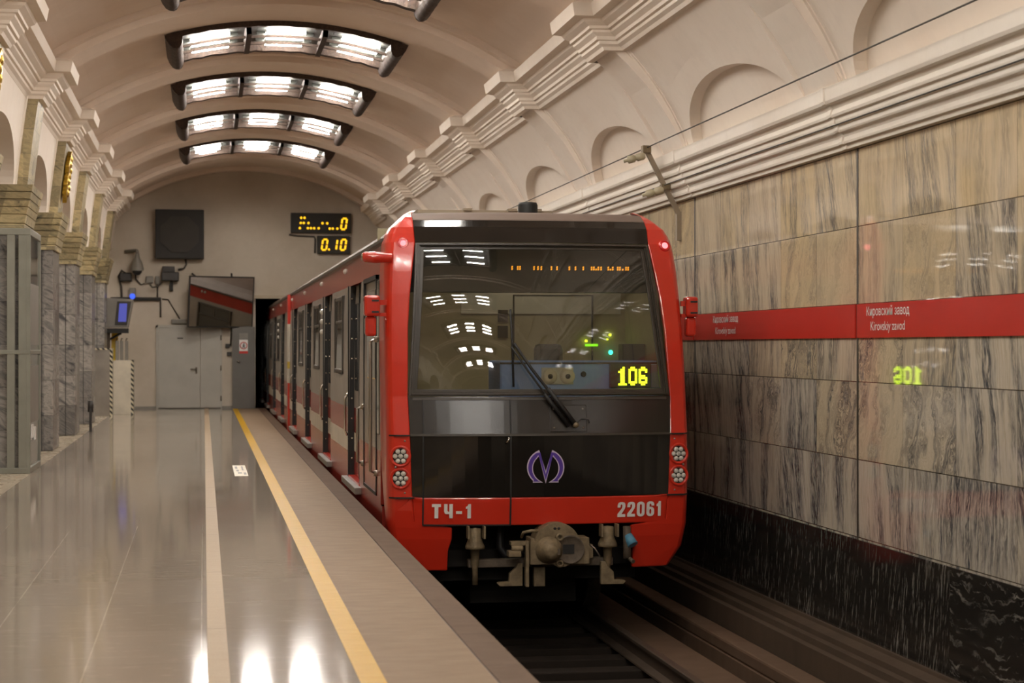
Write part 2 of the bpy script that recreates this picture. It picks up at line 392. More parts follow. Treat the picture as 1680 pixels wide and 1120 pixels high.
# ------------------------------------------------------------------ the setting: track wall
struct(MB().box(XW, XW+.25, Y0, 62, .012, 3.14).build('wall_right', M['marble']))
struct(MB().box(XW-.012, XW+.25, Y0, 62, -.9, .012).build('baseboard_right', M['black_marble'], bevel=.004))
JOINTS = [14.29 - 5*.98*k for k in (1, 0)] + [19.30, 24.2, 29.05, 33.9, 38.7]
g = MB()
for y in JOINTS: g.box(XW-.004, XW+.01, y-.017, y+.017, .012, 3.12)
struct(g.build('trim_8', M['wire']))
lowp = [(5.14, 3.10), (5.05, 3.103), (5.045, 3.118), (5.045, 3.138), (5.018, 3.142), (5.012, 3.16), (5.02, 3.195), (5.008, 3.228), (4.985, 3.234), (4.978, 3.25), (4.976, 3.285), (4.955, 3.29), (4.948, 3.31), (4.944, 3.345), (4.922, 3.35), (4.915, 3.37), (4.925, 3.41), (4.91, 3.446), (4.872, 3.452), (4.86, 3.475), (4.855, 3.58), (4.93, 3.605), (5.3, 3.61)]
rows = []; ys = [Y0]
for r in RIBS:
    y = r - .1
    rows_y = [(y-.04, 0), (y-.04, .014), (y+.04, .014), (y+.04, 0)]
    rows += rows_y
rows = [(Y0, 0)] + [q for q in rows if q[0] > Y0] + [(62, 0)]
g = MB().grid([[(x-d, y, z) for x, z in lowp] for y, d in rows])
struct(g.build('trim_9', M['cornice_pale']))
# ------------------------------------------------------------------ the setting: vault, ribs, cornices
R = 5.35; ZC = 5.97 - R
def arc(a, r): return XC + r*math.sin(a), ZC + r*math.cos(a)
AMAX = math.asin(3.05/R)
def vault(dx, name):
    g = MB(); A = [-AMAX + 2*AMAX*i/40 for i in range(41)]
    prof = [(Y0, 0)]
    for r in RIBS:
        for d, h in ((-.62, 0), (-.615, .07), (-.46, .075), (-.45, .16), (.45, .16), (.46, .075), (.615, .07), (.62, 0)):
            if r + d > Y0: prof.append((r+d, h))
    prof += [(YE-.35, 0), (YE-.33, .1), (YE+.2, .1)]
    g.grid([[(arc(a, R-h)[0]+dx, y, arc(a, R-h)[1]) for a in A] for y, h in prof], smooth=False)
    o = struct(g.build(name, M['vault']))
    for p in o.data.polygons: p.use_smooth = False
    return o
vault(0, 'ceiling'); vault(HX, 'ceiling')
cp = [(4.30, 4.56), (4.235, 4.565), (4.215, 4.60), (4.18, 4.625), (4.175, 4.655), (4.15, 4.665), (4.145, 4.70), (4.10, 4.735), (4.095, 4.76), (4.065, 4.77), (4.06, 4.80), (4.00, 4.835), (3.98, 4.865), (3.89, 4.88), (3.885, 4.90), (3.865, 5.01), (3.96, 5.045), (4.32, 5.09)]
def cornice(fx, name):
    g = MB(); rings = [[(fx(x), Y0, z) for x, z in cp]]
    for r in RIBS:
        h = .40; k = .55; off = .19
        for sy, order in ((-1, (0, off)), (1, (off, 0))):
            for d in order:
                rings.append([(fx(x - d), r + sy*(h + k*(4.30-x)), z) for x, z in cp])
    rings.append([(fx(x), YE+.1, z) for x, z in cp])
    rings = [q for q in rings if q[0][1] >= Y0]
    g.grid(rings)
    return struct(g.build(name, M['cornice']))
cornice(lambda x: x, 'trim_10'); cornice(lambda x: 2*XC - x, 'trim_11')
cornice(lambda x: 2*XC - x + HX, 'trim_12'); cornice(lambda x: x + HX, 'trim_13')
# haunch of the track side, with blind arched niches between the pilasters
SLR = [(4.24, 4.62), (4.42, 4.42), (4.58, 4.22), (4.72, 4.00), (4.84, 3.78), (4.92, 3.58), (4.95, 3.50)][::-1]
SLL = [(-2.13, 4.62), (-2.19, 4.2), (-2.24, 3.8), (-2.27, 3.50), (-2.28, 3.42)][::-1]
def slope_fn(SL, out):
    L = [0]
    for p, q in zip(SL, SL[1:]): L.append(L[-1] + math.dist(p, q))
    def fn(y, s, d):
        s = max(0, min(L[-1], s)); i = max(k for k in range(len(L)-1) if L[k] <= s + 1e-9)
        t = (s-L[i])/(L[i+1]-L[i]); x = SL[i][0]+(SL[i+1][0]-SL[i][0])*t; z = SL[i][1]+(SL[i+1][1]-SL[i][1])*t
        return (x + out*d, y, z)
    return fn, L[-1]
def arched_wall(SL, out, name, a, b, depth, back, mat, parent=None, pil=True, y_list=None):
    fn, L = slope_fn(SL, out); g = MB(); n = 32
    for r0 in y_list:
        y0, y1 = r0 + .47, r0 + S - .47; yc = (y0+y1)/2
        th = [PI*i/n for i in range(n+1)]
        arch = [(yc + a*math.cos(t)*1.0, b*math.sin(t)**.9 if 0 < t < PI else 0) for t in th]
        outer = []
        for t in th:
            c, s = math.cos(t), math.sin(t); hw = (y1-y0)/2
            k = min(hw/abs(c) if abs(c) > 1e-6 else 1e9, L/s if s > 1e-6 else 1e9)
            outer.append((yc + c*k, s*k))
        def row(i):
            return [fn(arch[i][0] + (outer[i][0]-arch[i][0])*q/6, arch[i][1] + (outer[i][1]-arch[i][1])*q/6, 0) for q in range(7)]
        g.grid([row(i) for i in range(n+1)])
        # corner fills
        for sg in (1, -1):
            ce = (yc + sg*hw, L); idx = [i for i in range(n+1) if (outer[i][0]-yc)*sg > 0]
            pts = [outer[i] for i in idx]
            for p, q in zip(pts, pts[1:]): g.add([fn(*p, 0), fn(*q, 0), fn(*ce, 0)], [(0, 1, 2)])
        g.grid([[fn(y, s, d) for y, s in arch] for d in (0, depth)])
        if back:
            for i in range(n): g.add([fn(*arch[i], depth), fn(*arch[i+1], depth), fn(arch[i+1][0], 0, depth), fn(arch[i][0], 0, depth)], [(0, 1, 2, 3)])
        if pil:     # raised pilaster on the rib line and its thin flanking fillets
            def slab(ya, yb, d):
                ss = [L*i/10 for i in range(11)]
                q = lambda s: d*(.6+2.6*(s/L)**1.5) if d > .03 else d
                g.grid([[fn(ya, s, .02) for s in ss], [fn(ya, s, -q(s)) for s in ss], [fn(yb, s, -q(s)) for s in ss], [fn(yb, s, .02) for s in ss]])
            slab(r0-.40, r0+.40, .045); slab(r0-.52, r0-.40, .015); slab(r0+.40, r0+.52, .015)
        g.grid([[fn(r0 + q, L*i/6, 0) for i in range(7)] for q in (-.47, .47)])
    return struct(g.build(name, mat))
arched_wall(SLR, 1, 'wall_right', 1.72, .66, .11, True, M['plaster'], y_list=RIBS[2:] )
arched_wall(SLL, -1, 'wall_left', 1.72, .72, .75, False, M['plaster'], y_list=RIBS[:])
# back faces of the middle hall side, so the arches have thickness
fnb = [(-3.05, 3.42), (-3.02, 4.62)]
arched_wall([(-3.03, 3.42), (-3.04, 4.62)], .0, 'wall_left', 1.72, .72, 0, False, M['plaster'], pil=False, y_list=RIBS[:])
struct(MB().box(-8.7, -8.45, Y0, YE, 0, 5.2).build('wall_far', M['marble_tan']))
struct(MB().box(-9, 5.4, Y0-.25, Y0, -1.5, 6.2).build('wall_back', M['end_plaster']))
# end wall: plaster with the tunnel mouth cut out
g = MB()
g.box(-9, 1.27, YE, YE+.35, 0, 2.79); g.box(-9, 5.6, YE, YE+.35, 2.79, 6.3); g.box(4.75, 5.6, YE, YE+.35, -1.5, 2.79)
struct(g.build('wall_end', M['end_plaster']))
g = MB()
g.box(1.05, 1.27, YE+.35, 64, -1.5, 3); g.box(4.75, 5.0, YE+.35, 64, -1.5, 3); g.box(1.0, 5, YE+.35, 64, 2.9, 3.1); g.box(1, 5, 64, 64.2, -1.5, 3.1)
struct(g.build('wall_tunnel', M['soot']))
struct(MB().box(1.2, 4.8, YE-.10, YE, 2.72, 2.80).build('trim_14', M['border']))
struct(MB().box(-2.05, 1.27, YE-.012, YE, 0, .06).build('baseboard_end', M['plastic_grey']))

# ------------------------------------------------------------------ columns
def column(y, first=None):
    t = thing('marble_column', (-2.6, y, 0), '', 'column', 'row of marble columns along the platform')
    x1 = -2.18
    sh = MB(); sh.box(-2.52, x1, y-.60, y+.60, 0, 2.97); sh.box(-3.0, -2.52, y-.56, y+.56, 0, 2.97)
    sh.build('shaft', M['marble_grey'], t, bevel=.02)
    se = MB(); se.box(-2.345, -2.335, y-.604, y-.59, 0, 2.97); se.box(-2.53, -2.515, y-.604, y-.55, 0, 2.97); se.build('seam', M['sign_black'], t)
    cp_ = MB()
    for i, (z0, z1, e0, e1) in enumerate([(2.95, 3.02, .03, .035), (3.02, 3.032, .01, .01), (3.032, 3.13, .04, .06), (3.13, 3.142, .03, .03), (3.142, 3.22, .06, .085), (3.22, 3.232, .05, .05), (3.232, 3.31, .085, .11), (3.31, 3.322, .07, .07), (3.322, 3.40, .11, .13), (3.40, 3.412, .09, .09), (3.412, 3.49, .135, .15)]):
        e0 *= .95; e1 *= .95
        a = [(-3.0-e0*.3, y-.6-e0, z0), (x1+e0, y-.6-e0, z0), (x1+e0, y+.6+e0, z0), (-3.0-e0*.3, y+.6+e0, z0)]
        b = [(-3.0-e1*.3, y-.6-e1, z1), (x1+e1, y-.6-e1, z1), (x1+e1, y+.6+e1, z1), (-3.0-e1*.3, y+.6+e1, z1)]
        cp_.add(a+b, [(0,3,2,1),(4,5,6,7),(0,1,5,4),(1,2,6,5),(2,3,7,6),(3,0,4,7)])
    cp_.build('capital', M['marble_tan'], t)
    fn, L = slope_fn(SLL, -1)
    p = MB(); ss = [.05 + (L-.05)*i/8 for i in range(9)]
    p.grid([[fn(y-.42, s, .05) for s in ss], [fn(y-.42, s, -.14) for s in ss], [fn(y+.42, s, -.14) for s in ss], [fn(y+.42, s, .05) for s in ss]])
    p.build('upper_pilaster', M['marble_tan'], t)
    return t
COLS = []
for k in range(-3, 5): COLS.append(column(RY0 + S*k))
for k, lab in zip(range(-3, 5), ['grey marble column beside the platform behind the camera']*3 + [
        'nearest grey marble column, wrapped in the grey metal display frame', 'second grey marble column, just behind the framed one, with gilded emblem above',
        'third grey marble column, with the short dark post at its foot', 'fourth grey marble column, just in front of the striped barrier boxes', 'last grey marble column, behind the steel barrier box near the end wall']):
    COLS[k+3]['label'] = lab
# gilded emblems on the upper pilasters
def ornament(y, lab, dx=-.03):
    t = thing('gilded_emblem', (-1.99+dx, y, 3.75), lab, 'ornament', 'gilded emblems on the columns')
    prof = [(-.22, 0), (-.26, .15), (-.19, .28), (-.24, .42), (-.13, .58), (0, .66), (.13, .58), (.24, .42), (.19, .28), (.26, .15), (.22, 0), (.1, -.05), (0, -.12), (-.1, -.05)]
    MB().prism(prof, lambda a, b, d: (-2.0+dx+d + .075*(b/.7), y+a, 3.80+b), -.05, .015).build('shield', M['gold'], t, bevel=.01)
    g = MB()
    for i in range(7): g.lathe((-1.99+dx+.075*(i*.085/.7), y + .07*math.sin(i*2.1), 3.83+i*.085), (1, 0, .1), [(0, .035), (.045, .025), (.07, 0)], 10)
    g.build('relief', M['gold'], t)
ornament(RY0+S, 'gilded emblem high on the second column from the front'); ornament(RY0-S-.3, 'gilded emblem at the left edge of the picture, cut off')
# display frame round the nearest column
yk = RY0
t = thing('display_frame', (-2.4, yk, 0), 'grey metal display frame wrapped round the nearest marble column', 'display frame')
ya, yb, xa, xb = yk-.72, yk+.72, -3.05, -2.065
for x0, x1, yy in ((-2.205, -2.11, ya), (-2.34, -2.245, ya), (xa, xa+.08, ya), (xb-.05, xb, ya), (xb-.05, xb, yb)):
    MB().box(x0, x1, yy-.03, yy+.03, .03, 2.93).build('post', M['kiosk'], t, bevel=.006)
for z0, z1 in ((0, .07), (1.44, 1.49), (2.88, 2.96)):
    MB().box(xa, xb+.003, ya-.035, ya+.035, z0, z1).build('front_rail', M['kiosk'], t, bevel=.006); MB().box(xb-.045, xb+.003, ya+.035, yb, z0, z1).build('side_rail', M['kiosk'], t, bevel=.006)
MB().box(xb-.03, xb-.018, ya+.03, yb-.03, .07, 2.88).build('glass_panel', M['side_glass'], t)
for z0, z1 in ((.6, 1.3), (1.55, 2.3)): MB().box(xb-.018, xb-.012, ya+.15, yb-.15, z0, z1).build('poster', M['plastic_grey'], t)
for a_, z0 in ((.0, .42), (.25, .38)): MB().box(xb-.012, xb+.004, ya+.2+a_*1.4, ya+.38+a_*1.4, z0, z0+.16).build('notice', M['sign_white'], t)

# ------------------------------------------------------------------ ceiling lights
def fixture(y, lab):
    t = thing('ceiling_light', (1.12, y, 5.7), lab, 'ceiling light', 'arched bronze ceiling lights between the ribs')
    half = .298; ay = .93; XF = .015
    P = lambda a, h, yy: (arc(a+XF, R-h)[0], yy, arc(a+XF, R-h)[1])
    NA = 24; A = [-half + 2*half*i/NA for i in range(NA+1)]
    def rail(y0, y1, h0, h1, wav=0):
        g = MB(); ring = []
        for i, a in enumerate(A):
            q = wav*(.5+.5*math.sin(i*2.6))
            ring.append([P(a, h0, y0), P(a, h1+q, y0), P(a, h1+q, y1), P(a, h0, y1)])
        g.grid(ring, close=True); return g
    rail(y-ay, y-ay+.10, -.02, .07, .010).build('side_rail', M['bronze'], t)
    rail(y+ay-.16, y+ay, -.02, .14, .016).build('side_rail', M['bronze'], t)
    for s in (-1, 1):
        g = MB(); pts = []
        for j in range(9):
            ph = PI*j/8; a = s*(half + .018*math.cos(ph)*1.25 - .006); pts.append((a, .02 + .21*math.sin(ph)))
        n = 18
        g.grid([[P(a, h + .012*math.sin(i*2.1+j), y-ay-.06 + (2*ay+.12)*i/n) for j, (a, h) in enumerate(pts)] for i in range(n+1)], smooth=True)
        for i in (0, n): g.add([P(a, h, y-ay-.06 + (2*ay+.12)*i/n) for a, h in pts], [tuple(range(9))])
        g.build('end_roll', M['bronze'], t)
    for a0 in (-half/3, half/3):
        MB().grid([[P(a0-.007, -.01, yy), P(a0-.007, .17, yy), P(a0+.007, .17, yy), P(a0+.007, -.01, yy)] for yy in (y-ay+.05, y+ay-.05)], close=True).build('divider', M['bronze'], t)
    for yy in (y-.30, y+.26):
        MB().grid([[P(a, .10, yy-.022), P(a, .135, yy-.022), P(a, .135, yy+.022), P(a, .10, yy+.022)] for a in A], close=True).build('slat', M['bronze'], t)
    MB().grid([[P(a, .012, yy) for a in A] for yy in (y-ay+.08, y+ay-.08)]).build('reflector', M['pale_tray'], t)
    for k in (-1, 0, 1):
        for yy in (y-.57, y-.02, y+.52):
            ac = k*half*2/3; l = .050
            tb = MB().cyl(P(ac-l, .085, yy), P(ac+l, .085, yy), .024, n=8); tb.build('tube', M['tube'], t)
            for s in (-1, 1):
                MB().grid([[P(ac+s*l+s*q, h, yy+e) for e, h in ((-.14, .02), (-.14, .05), (.14, .05), (.14, .02))] for q in (.002, .025)], close=True).build('lamp_holder', M['olive_tray'], t)
            MB().grid([[P(ac+q, .016, yy+e) for e in (-.15, .15)] for q in (-l-.025, l+.025)]).build('lamp_tray', M['olive_tray'], t)
    return t
labs = {-1: 'arched bronze ceiling light cut off by the top edge of the picture', 0: 'large arched ceiling light, nearest one seen whole', 1: 'second arched ceiling light back from the nearest whole one',
        2: 'third arched ceiling light, second from the end wall', 3: 'small farthest arched ceiling light, closest to the end wall'}
UNL = 'arched bronze ceiling light over the platform behind the camera'
FY = .2
fx0 = fixture(RY0 + S*.5 + FY, labs[0])
for k in (-1, 1, 2, 3, -2, -3, -4, -5, -6, -7):
    c = copy_tree(fx0, None, (1.12, RY0 + S*(k+.5) + FY, 5.7)); c['label'] = labs.get(k, UNL)
for k in (-5, -3, -1, 1, 3):
    c = copy_tree(fx0, None, (1.12 + HX, RY0 + S*(k+.5) + FY, 5.7)); c['label'] = 'arched bronze ceiling light of the middle hall behind the columns'; c['group'] = 'ceiling lights of the middle hall'

# ------------------------------------------------------------------ the train
CX = 2.945
def itp(x, pts):
    if x <= pts[0][0]: return pts[0][1]
    for (a, p), (b, q) in zip(pts, pts[1:]):
        if x <= b: return p + (q-p)*(x-a)/(b-a)
    return pts[-1][1]
YB = lambda z: itp(z, [(-.44, 16.42), (-.1, 16.33), (.2, 16.30), (.76, 16.30), (1.1, 16.36), (1.25, 16.371), (1.36, 16.381), (1.53, 16.399), (1.70, 16.422), (1.9, 16.453), (2.1, 16.495), (2.25, 16.535), (2.36, 16.570), (2.46, 16.607), (2.60, 16.68), (2.68, 16.78), (2.73, 16.90), (2.79, 17.1)])
LEAN = lambda z: -.030*min(1, max(0, (z-1.1)/1.35))
WO = lambda z: itp(z, [(-.44, 1.20), (-.26, 1.32), (-.05, 1.355), (.3, 1.362), (1.4, 1.362), (1.9, 1.352), (2.3, 1.335), (2.5, 1.315), (2.6, 1.26), (2.68, 1.18), (2.75, 1.10), (2.79, 1.02)])
WI = lambda z: itp(z, [(-.44, 1.02), (-.1, 1.12), (.2, 1.145), (.76, 1.165), (1.1, 1.178), (1.85, 1.15), (2.46, 1.06), (2.6, 1.065), (2.74, 1.06), (2.79, .98)])
CV = lambda u: .092*min(abs(u), 1.2)**2
def F(u, z, d=0.0): return (CX+u+LEAN(z), YB(z)+CV(u)-d, z)
def patch(u0, u1, z0, z1, d=0.0, nu=14, nz=10, mb=None, mat=0, thick=.03):
    """front-surface panel between u0(z)..u1(z)"""
    f0 = u0 if callable(u0) else (lambda z: u0); f1 = u1 if callable(u1) else (lambda z: u1)
    g = mb or MB(); Z = [z0+(z1-z0)*i/nz for i in range(nz+1)]
    A = [[F(f0(z)+(f1(z)-f0(z))*j/nu, z, d) for j in range(nu+1)] for z in Z]
    B = [[F(f0(z)+(f1(z)-f0(z))*j/nu, z, d-thick) for j in range(nu+1)] for z in Z]
    g.grid(A, mat); g.grid([r[::-1] for r in B], mat)
    g.grid([A[0], B[0]], mat); g.grid([A[-1], B[-1]], mat)
    g.grid([[r[0] for r in A], [r[0] for r in B]], mat); g.grid([[r[-1] for r in A], [r[-1] for r in B]], mat)
    return g
train = thing('metro_car', (CX, 16.3, -1.0), 'red and black front car of the metro train with route board 106', 'metro car', 'cars of the metro train')
YS = lambda z: itp(z, [(-.44, 16.62), (.0, 16.68), (.3, 16.9), (.7, 17.12), (2.8, 17.15)])
CX0 = CX
def pillar(s, g):
    Zs = [-.436, -.35, -.26, -.15, -.05, .0, .1, .215, .4, .6, .76, .9, 1.1, 1.4, 1.7, 2.0, 2.2, 2.35, 2.46, 2.54, 2.60, 2.66, 2.70, 2.74, 2.775]
    rows = []
    for z in Zs:
        CX = CX0 + LEAN(z); ui = WI(z) if z > -.045 else .80 + (.03 if z < -.2 else 0)
        ui = max(ui, 0); uc = WI(z); w_ = WO(z); r = []
        r.append((CX+s*ui, YB(z)+CV(ui)+.05, z)); r.append((CX+s*ui, YB(z)+CV(ui), z))
        r.append((CX+s*(ui+uc)/2, YB(z)+CV((ui+uc)/2), z)); 
        y0 = YB(z)+CV(uc); r.append((CX+s*uc, y0, z))
        k = w_-uc; ch = .62*k
        r.append((CX+s*(uc+ch), y0+.03, z))
        for i in range(1, 7):
            ph = PI/2*i/6; r.append((CX+s*(uc+ch+(k-ch)*math.sin(ph)), y0+.03+.16*(1-math.cos(ph)), z))
        r.append((CX+s*w_, max(YS(z), y0+.25), z))
        rows.append(r)
    g.grid(rows, smooth=False)
    g.add(rows[-1], [tuple(range(len(rows[-1])))]); g.add(rows[0], [tuple(range(len(rows[0])))])
g = MB(); pillar(-1, g); pillar(1, g)
patch(lambda z: -WI(z)-.0, lambda z: WI(z), -.03, .215, 0, 20, 5, g)
mask = g.build('front_mask', M['red'], train)
md = mask.modifiers.new('bevel', 'BEVEL'); md.width = .012; md.segments = 2; md.limit_method = 'ANGLE'; md.angle_limit = .6
patch(lambda z: -WI(z), lambda z: WI(z), .222, .752, .004, 20, 8).build('lower_front_panel', M['black_gloss'], train)
patch(lambda z: -WI(z), lambda z: WI(z), .766, 1.095, .010, 20, 8).build('upper_front_panel', M['black_satin'], train)
patch(-1.16, 1.16, .752, .770, .022, 20, 1).build('trim_strip', M['frame_brown'], train)
patch(-1.14, 1.14, 1.065, 1.085, .020, 20, 1).build('trim_strip', M['frame_brown'], train)
patch(lambda z: -WI(z), lambda z: WI(z), 2.462, 2.665, .002, 22, 10).build('hood', M['hood_black'], train)
g = patch(lambda z: -WI(z), lambda z: WI(z), 2.668, 2.74, .0, 22, 6)
# hood turning over to the roof
top = [[F(-WI(2.74)+2*WI(2.74)*j/22, 2.74, .002) for j in range(23)]]
for yy, dz in ((17.10, .020), (17.3, .036), (17.7, .055), (18.4, .07)):
    top.append([(CX+u, yy, 2.74 + dz*(1-(abs(u)/1.2)**2.5)) for u in [-1.08+2.16*j/22 for j in range(23)]])
g.grid(top); g.build('roof_brow', M['roof_grey'], train)
# windshield: stepped rubber frame and tinted pane
fo = lambda z: itp(z, [(1.1, 1.172), (2.455, 1.058)]); fi = lambda z: itp(z, [(1.16, 1.095), (2.395, .985)])
def ringframe(d, o, i, z0, z1, zi0, zi1, name, mat, par):
    g = MB()
    patch(lambda z: -o(z), lambda z: o(z), zi1, z1, d, 22, 1, g); patch(lambda z: -o(z), lambda z: o(z), z0, zi0, d, 22, 1, g)
    patch(lambda z: -o(z), lambda z: -i(z), zi0, zi1, d, 1, 8, g); patch(lambda z: i(z), lambda z: o(z), zi0, zi1, d, 1, 8, g)
    return g.build(name, mat, par, bevel=.004)
wf = ringframe(.010, fo, lambda z: fo(z)-.045, 1.10, 2.455, 1.128, 2.425, 'windshield_frame', M['frame_brown'], train)
ringframe(.030, lambda z: fo(z)-.018, lambda z: fo(z)-.030, 1.112, 2.445, 1.120, 2.436, 'frame_bead', M['frame_brown'], wf)
ringframe(-.006, lambda z: fo(z)-.044, fi, 1.126, 2.428, 1.158, 2.398, 'frame_lip', M['frame_brown'], wf)
g = MB(); Z = [1.15, 1.25, 1.36, 1.45, 1.53, 1.62, 1.70, 1.80, 1.9, 2.0, 2.1, 2.18, 2.25, 2.31, 2.36, 2.405]
g.grid([[F(-fi(z)-.01+2*(fi(z)+.01)*j/24, z, -.012) for j in range(25)] for z in Z], smooth=True)
g.build('windshield', M['glass'], train)
# seams of the front door
def strip(g, pts, wd, d=.016):
    for (u0, z0), (u1, z1) in zip(pts, pts[1:]):
        n = 6
        for i in range(n):
            a = (u0+(u1-u0)*i/n, z0+(z1-z0)*i/n); b = (u0+(u1-u0)*(i+1)/n, z0+(z1-z0)*(i+1)/n)
            L_ = math.hypot(b[0]-a[0], b[1]-a[1]); nx, nz = -(b[1]-a[1])/L_*wd/2, (b[0]-a[0])/L_*wd/2
            q = [(a[0]-nx, a[1]-nz), (a[0]+nx, a[1]+nz), (b[0]+nx, b[1]+nz), (b[0]-nx, b[1]-nz)]
            T = [F(*p, d) for p in q]; B = [F(*p, -.005) for p in q]
            g.add(T+B, [(0,1,2,3),(0,4,5,1),(1,5,6,2),(2,6,7,3),(3,7,4,0)])
g = MB(); strip(g, [(-1.052, 1.075), (-1.055, -.026)], .012); strip(g, [(-.293, 1.075), (-.296, -.026)], .014); strip(g, [(-1.055, -.026), (-.296, -.028)], .012)
g.build('door_seam', M['rubber'], train)
# lamp plates with clusters of seven lenses
for s in (-1, 1):
    c = lambda z: s*itp(z, [(.2, 1.255), (.76, 1.262)])
    for z in (.757, .213):
        g = MB()
        a = [(CX+s*1.13, YB(z)+CV(1.13)-.004, z), (CX+s*1.29, YB(z)+CV(1.2)+.012, z), (CX+s*1.345, YB(z)+CV(1.2)+.07, z)]
        for p, q in zip(a, a[1:]): g.add([(p[0], p[1]-.012, p[2]-.006), (q[0], q[1]-.012, q[2]-.006), (q[0], q[1]-.012, q[2]+.006), (p[0], p[1]-.012, p[2]+.006), (p[0], p[1]+.02, p[2]-.006), (q[0], q[1]+.02, q[2]-.006), (q[0], q[1]+.02, q[2]+.006), (p[0], p[1]+.02, p[2]+.006)], [(0,1,2,3),(0,4,5,1),(3,2,6,7)])
        g.build('plate_seam', M['rubber'], train)
    for z in (.576, .382):
        px = CX + s*1.245; py = YB(z)+CV(1.2)+.02; ax = (s*.16, -1, 0)
        o = MB().lathe((px, py, z), ax, [(0, .012), (.070, .012), (.074, .022), (.090, .030), (.096, .012), (.098, -.03)], 28)
        for i in range(len(o.f)): o.m[i] = 0
        o = o.build('headlamp', [M['red'], M['blackbox']], train)
        for p in o.data.polygons:
            cc = p.center + LOC[train.name] - Vector((px, py, z))
            if cc.length < .0735: p.material_index = 1
        for k in range(7):
            rr = 0 if k == 0 else .047; an = k*PI/3
            MB().lathe((px+rr*math.cos(an), py + s*.16*rr*math.cos(an), z+rr*math.sin(an)), ax, [(0, .030), (.012, .028), (.0205, .022), (.022, .008)], 14).build('lens', M['lens'], o)
    g = MB()
    for u, z in ((1.21, .71), (1.29, .48), (1.21, .255)): g.lathe((CX+s*u, YB(z)+CV(1.2)+.012, z), (0, -1, 0), [(0, .012), (.009, .012), (.011, .0)], 8)
    g.build('screw', M['steel'], train)
    z = 2.445; pc = (CX+s*1.19, YB(z)+CV(1.19)+.020, z); ax = (s*.12, -1, .28)
    tl = MB().lathe(pc, ax, [(.030, .028), (.044, .032), (.056, .020), (.060, -.03)], 24).build('tail_lamp', M['tail_ring'], train)
    MB().lathe(pc, ax, [(0, .034), (.018, .032), (.029, .026), (.031, 0)], 20).build('bulb', M['tail'], tl)
# rear-view mirrors and the side camera
for s in (-1, 1):
    x0, x1 = (CX-1.55, CX-1.41) if s < 0 else (CX+1.365, CX+1.475)
    y = 16.66
    mr = MB().box(x0, x1, y-.06, y+.10, 1.80, 1.985).box(x0+.012, x1-.03*(1 if s < 0 else .3), y-.02, y+.10, 1.625, 1.80).build('side_mirror', M['red_cam'], train, bevel=.022)
    MB().box(min(x1, CX-1.33) if s < 0 else CX+1.33, CX-1.33 if s < 0 else x0+.02, y, y+.05, 1.90, 1.945).build('bracket', M['red_cam'], mr)
    MB().box(x1-.01 if s < 0 else CX+1.33, CX-1.33 if s < 0 else x0+.02, y, y+.05, 1.80, 1.83).build('bracket', M['red_cam'], mr)
    g = MB()
    for zz in (1.83, 1.93): g.box(x1-.075, x1-.012, y-.066, y-.058, zz, zz+.016)
    g.build('slot', M['rubber'], mr)
cm = MB().lathe((CX-1.56, 16.70, 2.325), (1, 0, -.02), [(0, 0), (.035, .0), (.048, .02), (.052, .12), (.045, .20), (.04, .26)], 20).build('side_camera', M['red_cam'], train)
MB().lathe((CX-1.565, 16.70, 2.325), (1, 0, -.02), [(0, -.004), (.03, -.004), (.037, .012)], 16).build('camera_lens', M['chrome'], cm)
# lettering and emblem
GL = {
 'T': [[(0, 1), (0, .79), (.29, .79), (.29, 0), (.71, 0), (.71, .79), (1, .79), (1, 1)]],
 'CH': [[(0, 1), (0, .50), (.07, .36), (.22, .30), (.60, .30), (.60, 0), (1, 0), (1, 1), (.60, 1), (.60, .47), (.45, .47), (.39, .53), (.39, 1)]],
 '-': [[(0, .50), (0, .31), (1, .31), (1, .50)]],
 '1': [[(.34, 0), (.86, 0), (.86, 1), (.48, 1), (.38, .88), (.08, .80), (.08, .65), (.34, .68)]],
 '2': [[(0, 0), (1, 0), (1, .19), (.50, .19), (.93, .56), (1, .70), (.98, .87), (.86, .97), (.64, 1), (.34, 1), (.12, .95), (.02, .82), (0, .64), (.38, .64), (.39, .78), (.45, .84), (.55, .84), (.61, .77), (.60, .66), (.50, .54), (0, .20)]],
}
def oval(x0, x1, z0, z1, r=.22, n=6):
    L_ = []
    rx, rz = (x1-x0)*.46, min((z1-z0)*.46, r)
    for cx_, cz_, a0 in ((x1-rx, z1-rz, 0), (x0+rx, z1-rz, 90), (x0+rx, z0+rz, 180), (x1-rx, z0+rz, 270)):
        L_ += [(cx_+rx*math.cos(math.radians(a0+90*i/n)), cz_+rz*math.sin(math.radians(a0+90*i/n))) for i in range(n+1)]
    return L_
def block_text(seq, u0, u1, z0, z1, wid, gap, name='lettering'):
    """heavy condensed letters laid on the front"""
    tot = sum(wid) + gap*(len(seq)-1); sc = (u1-u0)/tot; x = u0; g = MB()
    for ch, w_ in zip(seq, wid):
        fn = lambda a, b: F(x+a*w_*sc, z0+b*(z1-z0), .008)
        if ch in GL:
            for poly in GL[ch]:
                g.add([fn(*p) for p in poly], tessellate_polygon([[Vector((a, b, 0)) for a, b in poly]]))
        else:
            rings = [((0, 1, 0, 1), (.37, .63, .17, .83))] if ch == '0' else [((0, 1, 0, .64), (.38, .62, .16, .48))]
            for o_, i_ in rings: g.grid([[fn(*p) for p in oval(*o_)], [fn(*p) for p in oval(*i_, .12)]], close=True)
            if ch == '6':
                poly = [(0, .30), (.38, .40), (.38, .78), (.44, .85), (.56, .85), (.62, .78), (.62, .71), (1, .71), (.98, .86), (.86, .96), (.64, 1), (.36, 1), (.14, .96), (.02, .84)]
                g.add([fn(*p) for p in poly], tessellate_polygon([[Vector((a, b, 0)) for a, b in poly]]))
        x += (w_+gap)*sc
    return g.build(name, M['sign_white'], train, fix=False)
